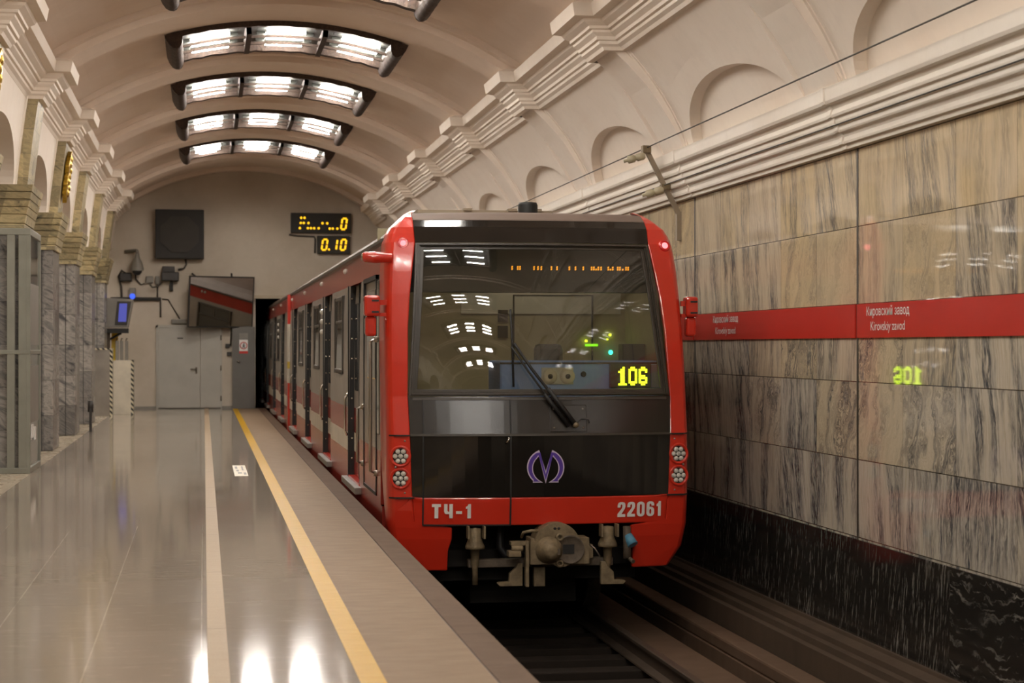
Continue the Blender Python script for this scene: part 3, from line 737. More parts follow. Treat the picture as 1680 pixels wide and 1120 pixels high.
block_text(['T', 'CH', '-', '1'], -.978, -.633, .034, .160, [.62, .60, .42, .46], .22)
block_text(list('22061'), .668, 1.085, .026, .158, [.6, .6, .6, .6, .44], .14)
def emblem_outline(e):
    cx_, cz = 825., 436.
    L_ = []
    def P(x, y): L_.append((x, y))
    P(790-e*2.0, 348-e*4); P(825, 470-e*5.5); P(860+e*2.0, 348-e*4)
    for i in range(1, 11):
        t_ = i/10; a_ = -70 + 118*t_
        P(826 + (104+e*2.2)*math.cos(math.radians(a_)), 440 + (100+e*2.2)*math.sin(math.radians(a_))) if a_ > -66 else None
    P(898+e, 524+e*2); P(848-e*5, 524+e*2)
    for i in range(0, 11):
        t_ = i/10; a_ = 55 - 100*t_
        P(816 + (92-e*2)*math.cos(math.radians(a_))*.93, 446 + (84-e*1.5)*math.sin(math.radians(a_)))
    P(866-e*1.0, 374+e*2.5); P(825, 524+e*5.5); P(784+e*1.0, 374+e*2.5)
    for i in range(0, 11):
        t_ = i/10; a_ = 55 - 100*(1-t_)
        P(834 - (92-e*2)*math.cos(math.radians(a_))*.93, 446 + (84-e*1.5)*math.sin(math.radians(a_)))
    P(802+e*5, 524+e*2); P(752-e, 524+e*2)
    for i in range(10, 0, -1):
        t_ = i/10; a_ = -70 + 118*t_
        P(824 - (104+e*2.2)*math.cos(math.radians(a_)), 440 + (100+e*2.2)*math.sin(math.radians(a_))) if a_ > -66 else None
    return L_
def emb(e, d):
    poly = [((x-825)/211*.325 + .014, .347 + (524-y)/176*.271) for x, y in emblem_outline(e)]
    return MB().prism(poly, lambda a, b, dd: F(a, b, dd), d, d-.002, back=False)
eb = emb(1.5, .0075).build('emblem', M['lilac'], train); emb(-1.7, .0095).build('emblem_face', M['purple'], eb)
# wiper on its plate
wp = patch(.055, .385, .785, 1.02, .022, 4, 3).build('wiper_plate', M['black_satin'], train, bevel=.006)
g = MB()
for u, z in ((.09, .82), (.35, .82), (.09, .985), (.35, .985)): g.lathe(F(u, z, .02), (0, -1, .1), [(0, .010), (.008, .009), (.010, 0)], 8)
g.build('bolt', M['steel'], wp)
wr = MB(); wr.tube([F(.275, .845, .07), F(.16, .99, .10), F(-.10, 1.33, .085), F(-.245, 1.56, .05)], .013); wr.tube([F(.215, .835, .06), F(.10, .99, .09), F(-.13, 1.31, .08), F(-.27, 1.53, .05)], .009)
wr.tube([F(.275, .845, .07), F(.03, 1.165, .10)], .021); wr.tube([F(.215, .835, .06), F(-.0, 1.12, .09)], .017)
wr = wr.build('wiper_arm', M['rubber'], train)
MB().lathe(F(.275, .845, .05), (0, -1, .1), [(0, .05), (.022, .048), (.026, 0)], 14).build('pivot', M['iron'], wr)
MB().tube([F(-.262, 1.18, .03), F(-.258, 1.56, .03), F(-.262, 1.86, .03)], .010).build('wiper_blade', M['rubber'], wr)
MB().tube([F(.275, .845, .05), F(.33, .90, .05), F(.40, .89, .04), F(.405, .86, .03)], .004).build('washer_hose', M['rubber'], wr)
# handle on the front door
MB().tube([F(-.34, .69, .01), F(-.325, .705, .03), F(-.312, .73, .03), F(-.32, .745, .01)], .009).build('door_handle', M['chrome'], train)

# ---- cab interior
ZR = 18.62
g = MB(); g.box(CX-1.25, CX+1.25, ZR, ZR+.04, .2, 2.7, 0); g.box(CX-1.3, CX-1.25, 17.2, ZR, .2, 2.2, 0); g.box(CX+1.25, CX+1.3, 17.2, ZR, .2, 2.6, 0); g.box(CX-1.25, CX+1.25, 16.6, ZR, .15, .2, 1)
cabw = g.build('cab_interior', [M['cab_wall'], M['plastic_dark']], train)
MB().box(CX-1.1, CX+1.1, 16.98, 17.28, 2.03, 2.45).build('destination_board', M['sign_black'], train)
g = MB(); g.box(CX-.42, CX+1.2, ZR-.02, ZR, 1.86, 2.12); g.build('pale_panel', M['cab_grey'], cabw)
g = MB()
g.box(CX+.10, CX+.115, ZR-.03, ZR, .4, 2.05); g.box(CX+.9, CX+.915, ZR-.03, ZR, .4, 2.05); g.box(CX+.10, CX+.9, ZR-.03, ZR, 2.04, 2.05)
for zz in (1.62, 1.78): g.box(CX-.05, CX+.05, ZR-.02, ZR, zz, zz+.12)
g.build('cab_door', M['plastic_dark'], cabw)
# dots of the destination board: only the lowest rows of the letters are lit
g = MB(); random.seed(3)
cols = [(-.175, 1), (-.125, 1), (-.105, 1), (.02, 1), (.055, 1), (.085, 1), (.175, 1), (.225, 1), (.335, 1), (.39, 1), (.46, 1), (.535, 2), (.555, 1), (.575, 3), (.595, 1), (.62, 2), (.685, 1), (.705, 3), (.725, 2), (.77, 2), (.79, 1), (.815, 3), (.845, 1), (.865, 1)]
for u, n in cols:
    for k in range(2 if n != 3 else 1):
        zz = 2.232 + (.0 if k == 0 else .019)
        g.add([(CX+u*1.04, 16.975, zz), (CX+u*1.04+.014, 16.975, zz), (CX+u*1.04+.018, 16.975, zz+.015), (CX+u*1.04+.004, 16.975, zz+.015)], [(0, 1, 2, 3)])
g.build('led_dots', M['led_orange'], train, fix=False)
dash = MB(); dash.box(CX-.335, CX+1.16, 16.66, 17.35, .9, 1.405); dash = dash.build('dashboard', M['blue_dash'], train, bevel=.02)
MB().box(CX+.04, CX+.33, 16.645, 16.66, 1.195, 1.345).build('gauge_plate', M['cab_grey'], dash)
for u in (.115, .275):
    gg = MB().lathe((CX+u, 16.648, 1.268), (0, -1, .1), [(0, .03), (.045, .03), (.064, .02), (.070, 0)], 24).build('gauge', M['white_box'], dash)
    g = MB().lathe((CX+u, 16.615, 1.266), (0, -1, .1), [(0, .03), (.014, .026), (.022, .008), (.024, -.01)], 12); g.build('knob', M['rubber'], gg)
MB().lathe((CX+.425, 16.655, 1.285), (0, -1, 0), [(0, .02), (.018, .02), (.026, 0)], 14).build('button', M['rubber'], dash)
MB().box(CX-.335, CX+1.16, 16.655, 16.665, 1.375, 1.392).build('dash_edge', M['plastic_dark'], dash)
MB().box(CX+.66, CX+1.03, 16.585, 16.66, 1.165, 1.385).build('route_board', M['sign_black'], train, bevel=.006)
MB().box(CX+1.04, CX+1.13, 16.62, 16.66, 1.165, 1.37).build('side_panel', M['violet_dash'], dash)
DIG = {'1': ['0010', '0110', '1110', '0110', '0110', '0110', '0110', '0110', '1111'], '0': ['0110', '1111', '1001', '1001', '1001', '1001', '1001', '1111', '0110'], '6': ['0110', '1111', '1001', '1000', '1110', '1111', '1001', '1111', '0110']}
g = MB()
for i, ch in enumerate('106'):
    for r_, row in enumerate(DIG[ch]):
        for c_, q in enumerate(row):
            if q == '1':
                x = CX+.728+i*.094+c_*.0195; z = 1.350-r_*.0186
                for hz in (0, .0085): g.add([(x, 16.578, z-hz), (x+.0185, 16.578, z-hz), (x+.0185, 16.578, z-hz-.0066), (x, 16.578, z-hz-.0066)], [(0, 1, 2, 3)])
g.build('led_digits', M['led_lime'], train, fix=False)
M['cab_fill_light'] = emit('cab_fill_glow', (1, .9, .7), 4.0)  # added fill light, hidden behind the destination board, brightens the cab interior
MB().box(CX-.5, CX+.7, 17.75, 17.85, 2.60, 2.62).build('cab_fill_light', M['cab_fill_light'], train)
MB().box(CX+.22, CX+.50, 18.0, 18.12, 1.05, 1.56).build('driver_seat', M['plastic_dark'], train, bevel=.05)
MB().box(CX+1.02, CX+1.24, 17.7, 17.9, 1.36, 1.56).build('radio_set', M['sign_black'], train, bevel=.01)
MB().box(CX+.83, CX+.96, ZR-.05, ZR-.04, 1.535, 1.56).build('green_display', M['led_green'], cabw)
g = MB().lathe((CX+1.09, ZR-.05, 1.475), (0, -1, 0), [(0, .02), (.02, .015), (.025, 0)], 10); g.build('indicator_light', M['led_cyan'], cabw)
g = MB(); g.box(CX+1.075, CX+1.095, ZR-.05, ZR-.04, 1.64, 1.66); g.box(CX+1.05, CX+1.065, ZR-.05, ZR-.04, 1.60, 1.612); g.box(CX+.83, CX+.85, ZR-.05, ZR-.04, 1.58, 1.60); g.build('indicator_light', M['led_lime'], cabw)

# ---- coupler and underframe at the front
cz = 16.28
cpl = bpy.data.objects.new('coupler', None); C.objects.link(cpl); cpl.parent = train; LOC[cpl.name] = LOC[train.name]; cpl.empty_display_size = .1
poly = [(-.235, -.36), (-.235, -.135), (-.20, -.135)] + [(.0 + .205*math.cos(a), -.20 + .20*math.sin(a)) for a in [PI*(.93 - .86*i/16) for i in range(17)]] + [(.20, -.135), (.285, -.135), (.285, -.36), (.12, -.36), (.075, -.385), (.0, -.385), (-.04, -.36)]
CU = .095
MB().prism(poly, lambda a, b, d: (CX+CU+a, cz-d, b), .10, -.15).build('coupler_plate', M['iron'], cpl, bevel=.012)
cone = MB().lathe((CX+CU-.075, cz-.10, -.235), (0, -1, 0), [(.115, -.02), (.118, .02), (.10, .05), (.075, .13), (.05, .17), (.03, .175), (0, .175)], 28).build('coupler_cone', M['iron'], cpl)
MB().box(CX+CU-.045, CX+CU-.005, cz-.27, cz-.2, -.26, -.21).build('coupler_pin', M['iron_dark'], cpl)
MB().lathe((CX+CU+.115, cz-.10, -.235), (0, -1, 0), [(0, .004), (.075, .006), (.112, .018), (.124, .026), (.128, -.02)], 28).build('coupler_cup', M['iron_dark'], cpl)
MB().box(CX+CU+.05, CX+CU+.15, cz-.112, cz-.10, -.27, -.19).build('coupler_latch', M['rubber'], cpl)
for z in (-.125, -.355): MB().lathe((CX+CU+.02, cz-.10, z), (0, -1, 0), [(.014, .02), (.018, .03), (.032, .03), (.036, 0)], 14).build('guide_ring', M['iron'], cpl)
for x in (-.02, .015): MB().lathe((CX+CU+x, cz-.10, -.05), (0, -1, 0), [(0, .002), (.012, .003), (.013, 0)], 10).build('bolt_hole', M['rubber'], cpl)
MB().tube([(CX+CU-.30, cz, -.13), (CX+CU-.29, cz-.05, -.085), (CX+CU-.22, cz-.06, -.07), (CX+CU-.14, cz-.04, -.075)], .014).build('air_hose', M['iron'], cpl)
MB().tube([(CX+CU+.30, cz-.05, -.20), (CX+CU+.34, cz-.06, -.23), (CX+CU+.38, cz-.10, -.30)], .007).build('release_lever', M['steel'], cpl)
g = MB(); g.box(CX+CU-.40, CX+CU-.235, cz-.05, cz+.05, -.20, -.165); g.box(CX+CU-.43, CX+CU-.32, cz-.12, cz, -.29, -.24); g.box(CX+CU-.27, CX+CU-.24, cz-.06, cz+.02, -.56, -.16); g.cyl((CX+CU-.40, cz-.08, -.22), (CX+CU-.30, cz-.08, -.22), .025)
g.build('latch_mechanism', M['iron'], cpl, bevel=.006)
MB().box(CX+CU+.285, CX+CU+.33, cz-.05, cz+.03, -.32, -.20).build('side_lug', M['iron'], cpl, bevel=.006)
MB().box(CX-.655, CX+.64, cz+.12, cz+.22, -.405, -.335).build('cross_bar', M['iron_dark'], cpl, bevel=.006)
for u in (-.60, .585):
    g = MB().lathe((CX+u, cz+.1, -.19), (0, 0, -1), [(.0, -.14), (.055, -.13), (.055, -.05), (.085, .02), (.085, .045), (.04, .05), (.036, .18), (.026, .2), (.026, .36), (0, .36)], 18)
    for q in (-.07, .07): g.box(CX+u+q-.008, CX+u+q+.008, cz-.02, cz+.1, -.14, -.03)
    g.build('spring_hanger', M['iron'], cpl)
for s, u in ((-1, -.19), (1, .51)):
    poly = [(0, -.36), (0, -.56), (s*.20, -.56), (s*.225, -.535), (s*.21, -.525), (s*.12, -.52), (s*.115, -.45), (s*.06, -.40), (s*.04, -.36)]
    MB().prism(poly, lambda a, b, d: (CX+u+a, cz+.05-d, b), .03, -.03).build('guide_horn', M['iron'], cpl, bevel=.004)
MB().box(CX+CU-.18, CX+CU-.08, cz+.05, cz+.12, -.57, -.40).build('hanging_plate', M['iron'], cpl, bevel=.004)
MB().tube([(CX-.34, cz+.35, -.03), (CX-.34, cz+.34, -.25), (CX-.30, cz+.32, -.32), (CX-.1, cz+.3, -.34)], .035).build('brake_hose', M['rubber'], cpl)
g = MB(); g.cyl((CX+.76, cz+.1, -.06), (CX+.75, cz+.05, -.34), .035); g.cyl((CX+.76, cz+.06, -.33), (CX+.79, cz-.03, -.36), .018); g.build('air_pipe', M['iron_dark'], cpl)
MB().cyl((CX+.765, cz+.08, -.14), (CX+.80, cz+.03, -.22), .04, .05, 10).build('blue_tap', M['blue_tape'], cpl)
g = MB(); g.box(CX-1.0, CX+1.0, 17.1, 17.2, -.6, .2); g.box(CX-1.0, CX+1.0, 16.9, 35.3, -.45, -.3); g.box(CX-.5, CX+.5, 17.4, 18.8, -.85, -.4); g.box(CX-.9, CX+.9, 21, 30, -.85, -.4)
g.build('underframe', M['soot'], train)
for yb in (18.2, 20.3, 31.0, 33.1):
    g = MB()
    for s in (-1, 1): g.cyl((CX+s*.70, yb, -.57), (CX+s*.83, yb, -.57), .43, n=28)
    g.cyl((CX-.7, yb, -.57), (CX+.7, yb, -.57), .08); g.build('wheelset', M['iron_dark'], train)

# ---- car bodies
OUT = [(1.33, -.38), (1.358, -.22), (1.36, .10)]
PAN = [(1.36, .10), (1.36, .38), (1.36, .585), (1.36, .86), (1.36, 1.3), (1.352, 1.9), (1.338, 2.2)]
UP = [(1.338, 2.2), (1.315, 2.47), (1.335, 2.49), (1.335, 2.515), (1.29, 2.53), (1.20, 2.63), (1.06, 2.71), (.8, 2.768), (.4, 2.80), (0, 2.81)]
def side(s, u): return CX + s*u
def car_body(root, y0, y1, doors, lead, fine=True):
    b = root
    def sweep(prof, name, mats, matf, ya=y0, yb=y1, both=True):
        for s in ((-1, 1) if both else (-1,)):
            g = MB()
            for (u0, z0), (u1, z1) in zip(prof, prof[1:]):
                k = matf((z0+z1)/2)
                g.add([(side(s, u0), ya, z0), (side(s, u0), yb, z0), (side(s, u1), yb, z1), (side(s, u1), ya, z1)], [(0, 1, 2, 3)], k)
                g.add([(side(s, u0-.04), ya, z0), (side(s, u0-.04), yb, z0), (side(s, u1-.04), yb, z1), (side(s, u1-.04), ya, z1)], [(0, 1, 2, 3)], k)
            for yy in (ya, yb):
                for (u0, z0), (u1, z1) in zip(prof, prof[1:]):
                    g.add([(side(s, u0), yy, z0), (side(s, u1), yy, z1), (side(s, u1-.04), yy, z1), (side(s, u0-.04), yy, z0)], [(0, 1, 2, 3)], matf((z0+z1)/2))
            g.build(name, mats, b)
    ysk = y0 if not lead else 16.75
    sweep(OUT, 'sill', [M['red_side']], lambda z: 0, ysk+.2)
    sweep(UP[:2], 'fascia', [M['red_side']], lambda z: 0)
    g = MB(); full = [(-u, z) for u, z in UP[1:]] + [(u, z) for u, z in UP[1:-1][::-1]]
    brow = lambda u, dz: 2.738 + dz*(1-(min(abs(u), 1.2)/1.2)**2.5)
    ringz = [(17.10, .018), (17.3, .034), (17.7, .053), (18.4, .068)] if lead else []
    g.grid([[(CX+u, yy, min(z, brow(u, dz))) for u, z in full] for yy, dz in ringz] + [[(CX+u, yy, z) for u, z in full] for yy in ((18.5, y1) if lead else (y0, y1))]); g.build('roof', M['roof_grey'], b)
    MB().box(side(-1, 1.345), side(-1, 1.325), y0, y1, 2.488, 2.518).build('gutter', M['frame_brown'], b)
    g = MB(); g.box(CX-1.25, CX+1.25, y1-.06, y1, -.35, 2.5); g.box(CX-1.25, CX+1.25, y0 + (2.0 if lead else 0), y0+(2.06 if lead else .06), -.35, 2.5); g.build('end_wall', M['plastic_dark'], b)
    edges = [y0] + [e for d in doors for e in (d-.72, d+.72)] + [y1]
    mf = lambda z: 1 if z < .36 or .6 < z < .86 else (2 if z < .6 else 0)
    for ya, yb in zip(edges[0::2], edges[1::2]):
        if lead and ya == y0:
            sweep(PAN, 'side_panel', [M['grey_side'], M['red_side'], M['grey_side']], lambda z: 1 if z < .5 else 0, ya, yb); continue
        sweep(PAN, 'side_panel', [M['grey_side'], M['red_side'], M['band_white']], mf, ya, yb)
        if yb - ya > 2.2 and fine:
            yc = (ya+yb)/2; wl, wr = yc-.66, yc+.66
            if lead and ya > 30: wl, wr = ya+.35, ya+1.1
            w_ = MB(); o = 1.366
            for a, c, z0, z1 in ((wl, wl+.06, 1.22, 2.12), (wr-.06, wr, 1.22, 2.12), (wl, wr, 1.22, 1.27), (wl, wr, 2.07, 2.12), (wl, wr, 1.80, 1.84)):
                w_.box(side(-1, o+.008 - (.012 if z0 > 1.5 else 0)), side(-1, o-.03), a, c, z0, z1)
            w_.box(side(-1, 1.362), side(-1, 1.33), yc-.03, yc+.03, 1.84, 2.07)
            w_ = w_.build('side_window', M['frame_brown'], b, bevel=.01)
            MB().add([(side(-1, 1.364), wl+.03, 1.25), (side(-1, 1.364), wr-.03, 1.25), (side(-1, 1.350), wr-.03, 2.09), (side(-1, 1.350), wl+.03, 2.09)], [(0, 1, 2, 3)]).build('pane', M['side_glass'], w_, fix=False)
    for d in doors:
        for s in (-1, 1):
            for k in (-1, 1):
                ya, yb = (d-.72, d-.004) if k < 0 else (d+.004, d+.72)
                g = MB(); prof = [(u-.06, z) for u, z in PAN]
                for (u0, z0), (u1, z1) in zip(prof, prof[1:]):
                    m_ = mf((z0+z1)/2)
                    g.add([(side(s, u0), ya, z0), (side(s, u0), yb, z0), (side(s, u1), yb, z1), (side(s, u1), ya, z1)], [(0, 1, 2, 3)], m_)
                lf = g.build('door_leaf', [M['grey_side'], M['red_side'], M['band_white']], b)
                if s < 0 and fine:
                    MB().box(side(-1, 1.304), side(-1, 1.26), ya+.12, yb-.10, 1.05, 2.0).build('door_window', M['side_glass'], lf, bevel=.01)
                    MB().box(side(-1, 1.307), side(-1, 1.27), yb-.03 if k < 0 else ya, yb if k < 0 else ya+.03, .1, 2.2).build('door_seal', M['rubber'], lf)
        if fine:
            for yy in (d-.72, d+.72):
                g = MB(); g.add([(side(-1, 1.362), yy-.004, .10), (side(-1, 1.29), yy-.004, .10), (side(-1, 1.268), yy-.004, 2.2), (side(-1, 1.34), yy-.004, 2.2)], [(0, 1, 2, 3)])
                if yy > d: g.box(side(-1, 1.368), side(-1, 1.355), yy-.01, yy+.05, .10, 2.2)
                jb = g.build('door_jamb', M['rubber'], b)
            g = MB()
            for i in range(9): g.lathe((side(-1, 1.325), d+.715, .3+i*.22), (0, -1, 0), [(0, .008), (.010, .007), (.012, 0)], 6)
            g.build('rivet', M['chrome'], jb)
            MB().tube([(side(-1, 1.372), d+.735, .55), (side(-1, 1.40), d+.735, .60), (side(-1, 1.40), d+.735, .96), (side(-1, 1.365), d+.735, 1.02)], .014).build('grab_rail', M['chrome'], b)
            MB().box(side(-1, 1.425), side(-1, 1.30), d-.95, d+.95, .025, .095).build('door_step', M['plastic_grey'], b, bevel=.008)
            MB().box(side(-1, 1.365), side(-1, 1.27), d-.74, d+.74, .095, .118).build('door_sill', M['red'], b)
            for q in (-.06, .06): MB().lathe((side(-1, 1.318), d+1.7+q, 2.40), (-1, 0, 0), [(0, .03), (.02, .026), (.03, .012), (.032, 0)], 12).build('fascia_lamp', M['lens'], b)
car_body(train, 17.10, 35.45, [20.2, 24.65, 29.1, 33.5], True)
for zz in (2.0, 1.87, 1.73): MB().lathe((side(-1, 1.35), 25.65, zz), (-1, 0, 0), [(0, .045), (.022, .04), (.034, .026), (.038, 0)], 14).build('signal_lamp', M['lens'], train)
# cab door on the platform side
g = MB()
g.box(side(-1, 1.368), side(-1, 1.33), 17.50, 17.54, .15, 2.2); g.box(side(-1, 1.368), side(-1, 1.33), 18.86, 18.90, .15, 2.2); g.box(side(-1, 1.368), side(-1, 1.33), 17.5, 18.9, 2.16, 2.2); g.box(side(-1, 1.368), side(-1, 1.33), 17.5, 18.9, .15, .18)
cdr = g.build('cab_side_door', M['rubber'], train)
MB().box(side(-1, 1.366), side(-1, 1.33), 17.62, 18.5, 1.22, 2.08).build('door_window', M['side_glass'], cdr, bevel=.02)
MB().box(side(-1, 1.367), side(-1, 1.33), 17.20, 17.44, .72, 2.15).build('quarter_window', M['side_glass'], cdr, bevel=.02)
for yy, z0, z1 in ((18.98, .36, .93), (17.48, .36, 1.60)):
    g = MB().tube([(side(-1, 1.36), yy, z0), (side(-1, 1.42), yy, z0+.02), (side(-1, 1.42), yy, (z0+z1)/2), (side(-1, 1.42), yy, z1-.02), (side(-1, 1.36), yy, z1)], .017)
    for zz in (z0, z1): g.lathe((side(-1, 1.36), yy, zz), (-1, 0, 0), [(0, .03), (.025, .028), (.03, 0)], 10)
    g.build('handrail', M['steel'], train)
MB().tube([(side(-1, 1.372), 18.72, .95), (side(-1, 1.39), 18.70, .95), (side(-1, 1.39), 18.6, .95)], .012).build('door_handle', M['chrome'], cdr)
# roof equipment
g = MB(); g.box(CX-.86, CX+.50, 18.6, 18.9, 2.855, 2.89); g.box(CX-.80, CX-.74, 18.65, 18.85, 2.78, 2.87); g.box(CX+.35, CX+.41, 18.65, 18.85, 2.78, 2.87)
for u in (-.40, .05, .30): g.box(CX+u, CX+u+.09, 18.58, 18.66, 2.88, 2.908)
g.build('roof_rail', M['tan_metal'], train, bevel=.004)
MB().lathe((CX+.13, 17.9, 2.80), (0, 0, 1), [(.095, 0), (.095, .09), (.085, .115), (.05, .12), (0, .12)], 20).build('antenna', M['rubber'], train)

car2 = thing('metro_car', (CX, 36.0, -1.0), 'second metro car running into the dark tunnel behind the red front car', 'metro car', 'cars of the metro train')
car_body(car2, 36.0, 55.2, [38.6, 43.05, 47.5, 51.9], False)
for zz in (2.0, 1.87, 1.73): MB().lathe((side(-1, 1.35), 40.6, zz), (-1, 0, 0), [(0, .045), (.022, .04), (.034, .026), (.038, 0)], 14).build('signal_lamp', M['lens'], car2)
g = MB(); g.box(CX-1.0, CX+1.0, 36.4, 55, -.45, -.3); g.box(CX-.9, CX+.9, 40, 50, -.85, -.4); g.build('underframe', M['soot'], car2)
for yb in (37.8, 39.9): 
    g = MB()
    for s in (-1, 1): g.cyl((CX+s*.70, yb, -.57), (CX+s*.83, yb, -.57), .43, n=20)
    g.cyl((CX-.7, yb, -.57), (CX+.7, yb, -.57), .08); g.build('wheelset', M['iron_dark'], car2)
t = thing('car_gap_barrier', (side(-1, 1.36), 35.72, -.3), 'thin red, white and yellow barrier strip between the two metro cars', 'barrier')
for z0, z1, m_ in ((1.95, 2.5, 'red'), (1.25, 1.95, 'band_white'), (1.12, 1.25, 'yellow_pole'), (.85, 1.12, 'band_white'), (-.1, .85, 'red')):
    MB().box(side(-1, 1.39), side(-1, 1.34), 35.55, 35.90, z0, z1).build('strip_section', M[m_], t)

# ------------------------------------------------------------------ rails and trackbed
def rail(x, lab):
    prof = [(-.075, -1.18), (.075, -1.18), (.072, -1.165), (.012, -1.14), (.010, -1.045), (.036, -1.03), (.036, -1.005), (.028, -1.0), (-.028, -1.0), (-.036, -1.005), (-.036, -1.03), (-.010, -1.045), (-.012, -1.14), (-.072, -1.165)]
    g = MB().grid([[(x+a, y, b) for a, b in prof] for y in (Y0+.1, 62)], close=True)
    return tag(g.build('running_rail', M['rail_steel']), lab, 'rail', 'running rails')
rail(CX-.76, 'running rail on the platform side, in shadow under the train'); rail(CX+.76, 'running rail on the wall side, with a bright worn edge')
sl0 = None
for i in range(26):
    y = 8.2 + i*.62
    if sl0 is None:
        sl0 = MB().box(1.62, 3.82, y-.12, y+.12, -1.42, -1.19).build('sleeper', M['sleeper'], bevel=.01); o = sl0
    else:
        o = sl0.copy(); C.objects.link(o); o.location.y = y
    tag(o, 'dirty wooden sleeper lying across the dark trackbed under the rails', 'sleeper', 'sleepers of the track')
cl0 = None
for i in range(10):
    y = 8.2 + i*.62
    if cl0 is None:
        cl0 = thing('rail_clip', (CX+.62, y, -1.19), '', 'rail clip')
        MB().box(CX+.55, CX+.66, y-.09, y+.09, -1.19, -1.155).build('clip_plate', M['rust'], cl0, bevel=.006)
        MB().cyl((CX+.60, y-.04, -1.155), (CX+.60, y-.04, -1.09), .018, n=8).build('bolt', M['rust'], cl0)
        MB().box(CX+.62, CX+.675, y-.03, y+.04, -1.165, -1.12).build('clamp', M['rust'], cl0, bevel=.006)
        o = cl0
    else: o = copy_tree(cl0, None, (CX+.62, y, -1.19))
    tag(o, 'rusty rail clip bolted on a sleeper beside the wall side rail', 'rail clip', 'clips of the wall side rail')
tag(MB().box(4.42, 4.62, Y0+.1, 46, -1.10, -.985).build('contact_rail_cover', M['rust'], bevel=.02), 'brown dusty contact rail cover running low along the track wall', 'contact rail')

# ------------------------------------------------------------------ station name bands on the track wall
def band(y0, y1, ty, lab):
    t = thing('station_name_sign', (XW, (y0+y1)/2, 1.6), lab, 'sign', 'red station name bands')
    MB().box(XW-.016, XW, y0+.025, y1-.025, 1.602, 1.866).build('panel', M['sign_red'], t)
    if ty:
        w_ = .90
        lettering('lettering', 'Кировский завод', lambda a, b: (XW-.018, ty + w_*(1-a), 1.752 + .094*b), M['sign_white'], t, .006)
        lettering('lettering', 'Kirovskiy zavod', lambda a, b: (XW-.018, ty + .09 + (w_-.18)*(1-a), 1.636 + .090*b), M['sign_white'], t, .003)
band(9.39, 14.29, 13.14, 'red station name band nearest the camera, with the larger white lettering')
band(14.29, 19.30, 17.62, 'red station name band partly behind the train mirror, with the smaller white lettering')
band(19.30, 24.2, None, 'piece of red station name band showing between the train and the wall joint')
# wall bracket with two wires
t = thing('wire_bracket', (5.08, 19.9, 2.7), 'tan metal wire bracket leaning out from the track wall over the train', 'bracket')
g = MB(); g.box(5.05, 5.10, 19.87, 19.93, 2.68, 2.99); g.build('wall_leg', M['tan_metal'], t)
ax, az = (4.72, 3.65); P0 = Vector((5.075, 19.9, 2.97)); P1 = Vector((ax, 19.9, az))
g = MB().cyl(P0, P1, .035, n=4, smooth=False); g.build('arm', M['tan_metal'], t)
MB().box(ax-.05, ax+.04, 19.85, 19.95, az-.03, az+.05).build('clamp', M['iron'], t)
Q = P0.lerp(P1, .42); MB().box(Q.x-.05, Q.x+.05, 19.85, 19.95, Q.z-.03, Q.z+.03).build('clamp', M['iron'], t)
for q in (P1 + Vector((0, 0, -.06)), Q + Vector((0, 0, -.03))):
    MB().lathe((q.x-.03, 19.86, q.z), (-1, 0, -.28), [(.03, 0), (.042, .02), (.042, .09), (.030, .095), (.030, .115), (.042, .12), (.042, .19), (.02, .20), (.02, .24), (0, .24)], 14).build('insulator', M['ceramic'], t)
tag(MB().tube([(ax, y, az+.03) for y in (2, 10, 19.9, 30, 47.2)], .007).build('overhead_wire', M['wire']), 'thin upper wire stretched along the ceiling slope to the bracket tip', 'wire', 'wires held by the bracket')
tag(MB().tube([(Q.x-.02, y, Q.z+.02) for y in (2, 10, 19.9, 30, 47.2)], .006).build('overhead_wire', M['wire']), 'thin lower wire running close along the white lower cornice', 'wire', 'wires held by the bracket')

# ------------------------------------------------------------------ floor sticker
t = thing('floor_sticker', (.445, 23.6, .002), 'small pale notice sticker on the floor by the yellow line', 'sticker')
MB().box(.365, .525, 22.6, 24.6, .0015, .003).build('sheet', M['white_box'], t)
g = MB()
for y0, y1, x0, x1 in ((23.9, 24.35, .39, .42), (23.0, 23.25, .41, .46), (23.6, 24.4, .47, .49), (22.8, 23.2, .48, .51), (23.4, 23.7, .40, .43)): g.box(x0, x1, y0, y1, .003, .0034)
g.build('print', M['plastic_grey'], t)

# ------------------------------------------------------------------ end wall equipment
YW = YE
d1 = bpy.data.objects.new('door_1', None); C.objects.link(d1); d1.location = (-.35, YW, 0); LOC[d1.name] = Vector(d1.location); struct(d1)
for x0, x1 in ((-1.10, -.085), (-.075, .42)): MB().box(x0, x1, YW-.05, YW, .02, 2.0).build('door_leaf', M['door_grey'], d1, bevel=.006)
g = MB(); g.box(-1.15, -1.10, YW-.07, YW, 0, 2.06); g.box(.42, .45, YW-.07, YW, 0, 2.06); g.box(-1.15, .45, YW-.07, YW, 2.0, 2.06); g.build('door_frame', M['door_grey'], d1)
h = MB().box(-.20, -.155, YW-.06, YW-.05, .86, 1.02).build('handle_plate', M['iron_dark'], d1)
MB().tube([(-.18, YW-.06, .97), (-.18, YW-.11, .97), (-.32, YW-.11, .975)], .014).build('door_handle', M['iron_dark'], h)
MB().box(-.64, -.50, YW-.056, YW-.05, 1.72, 1.75).build('name_plate', M['plastic_dark'], d1)
g = MB()
for z in (.25, 1.0, 1.75): g.cyl((.425, YW-.075, z-.06), (.425, YW-.075, z+.06), .015)
g.build('hinge', M['iron_dark'], d1)
d2 = bpy.data.objects.new('door_2', None); C.objects.link(d2); d2.location = (.97, YW-.2, 0); LOC[d2.name] = Vector(d2.location); struct(d2)
MB().box(.70, 1.25, YW-.22, YW-.16, .0, 2.02).build('door_leaf', M['door_dark'], d2, bevel=.006)
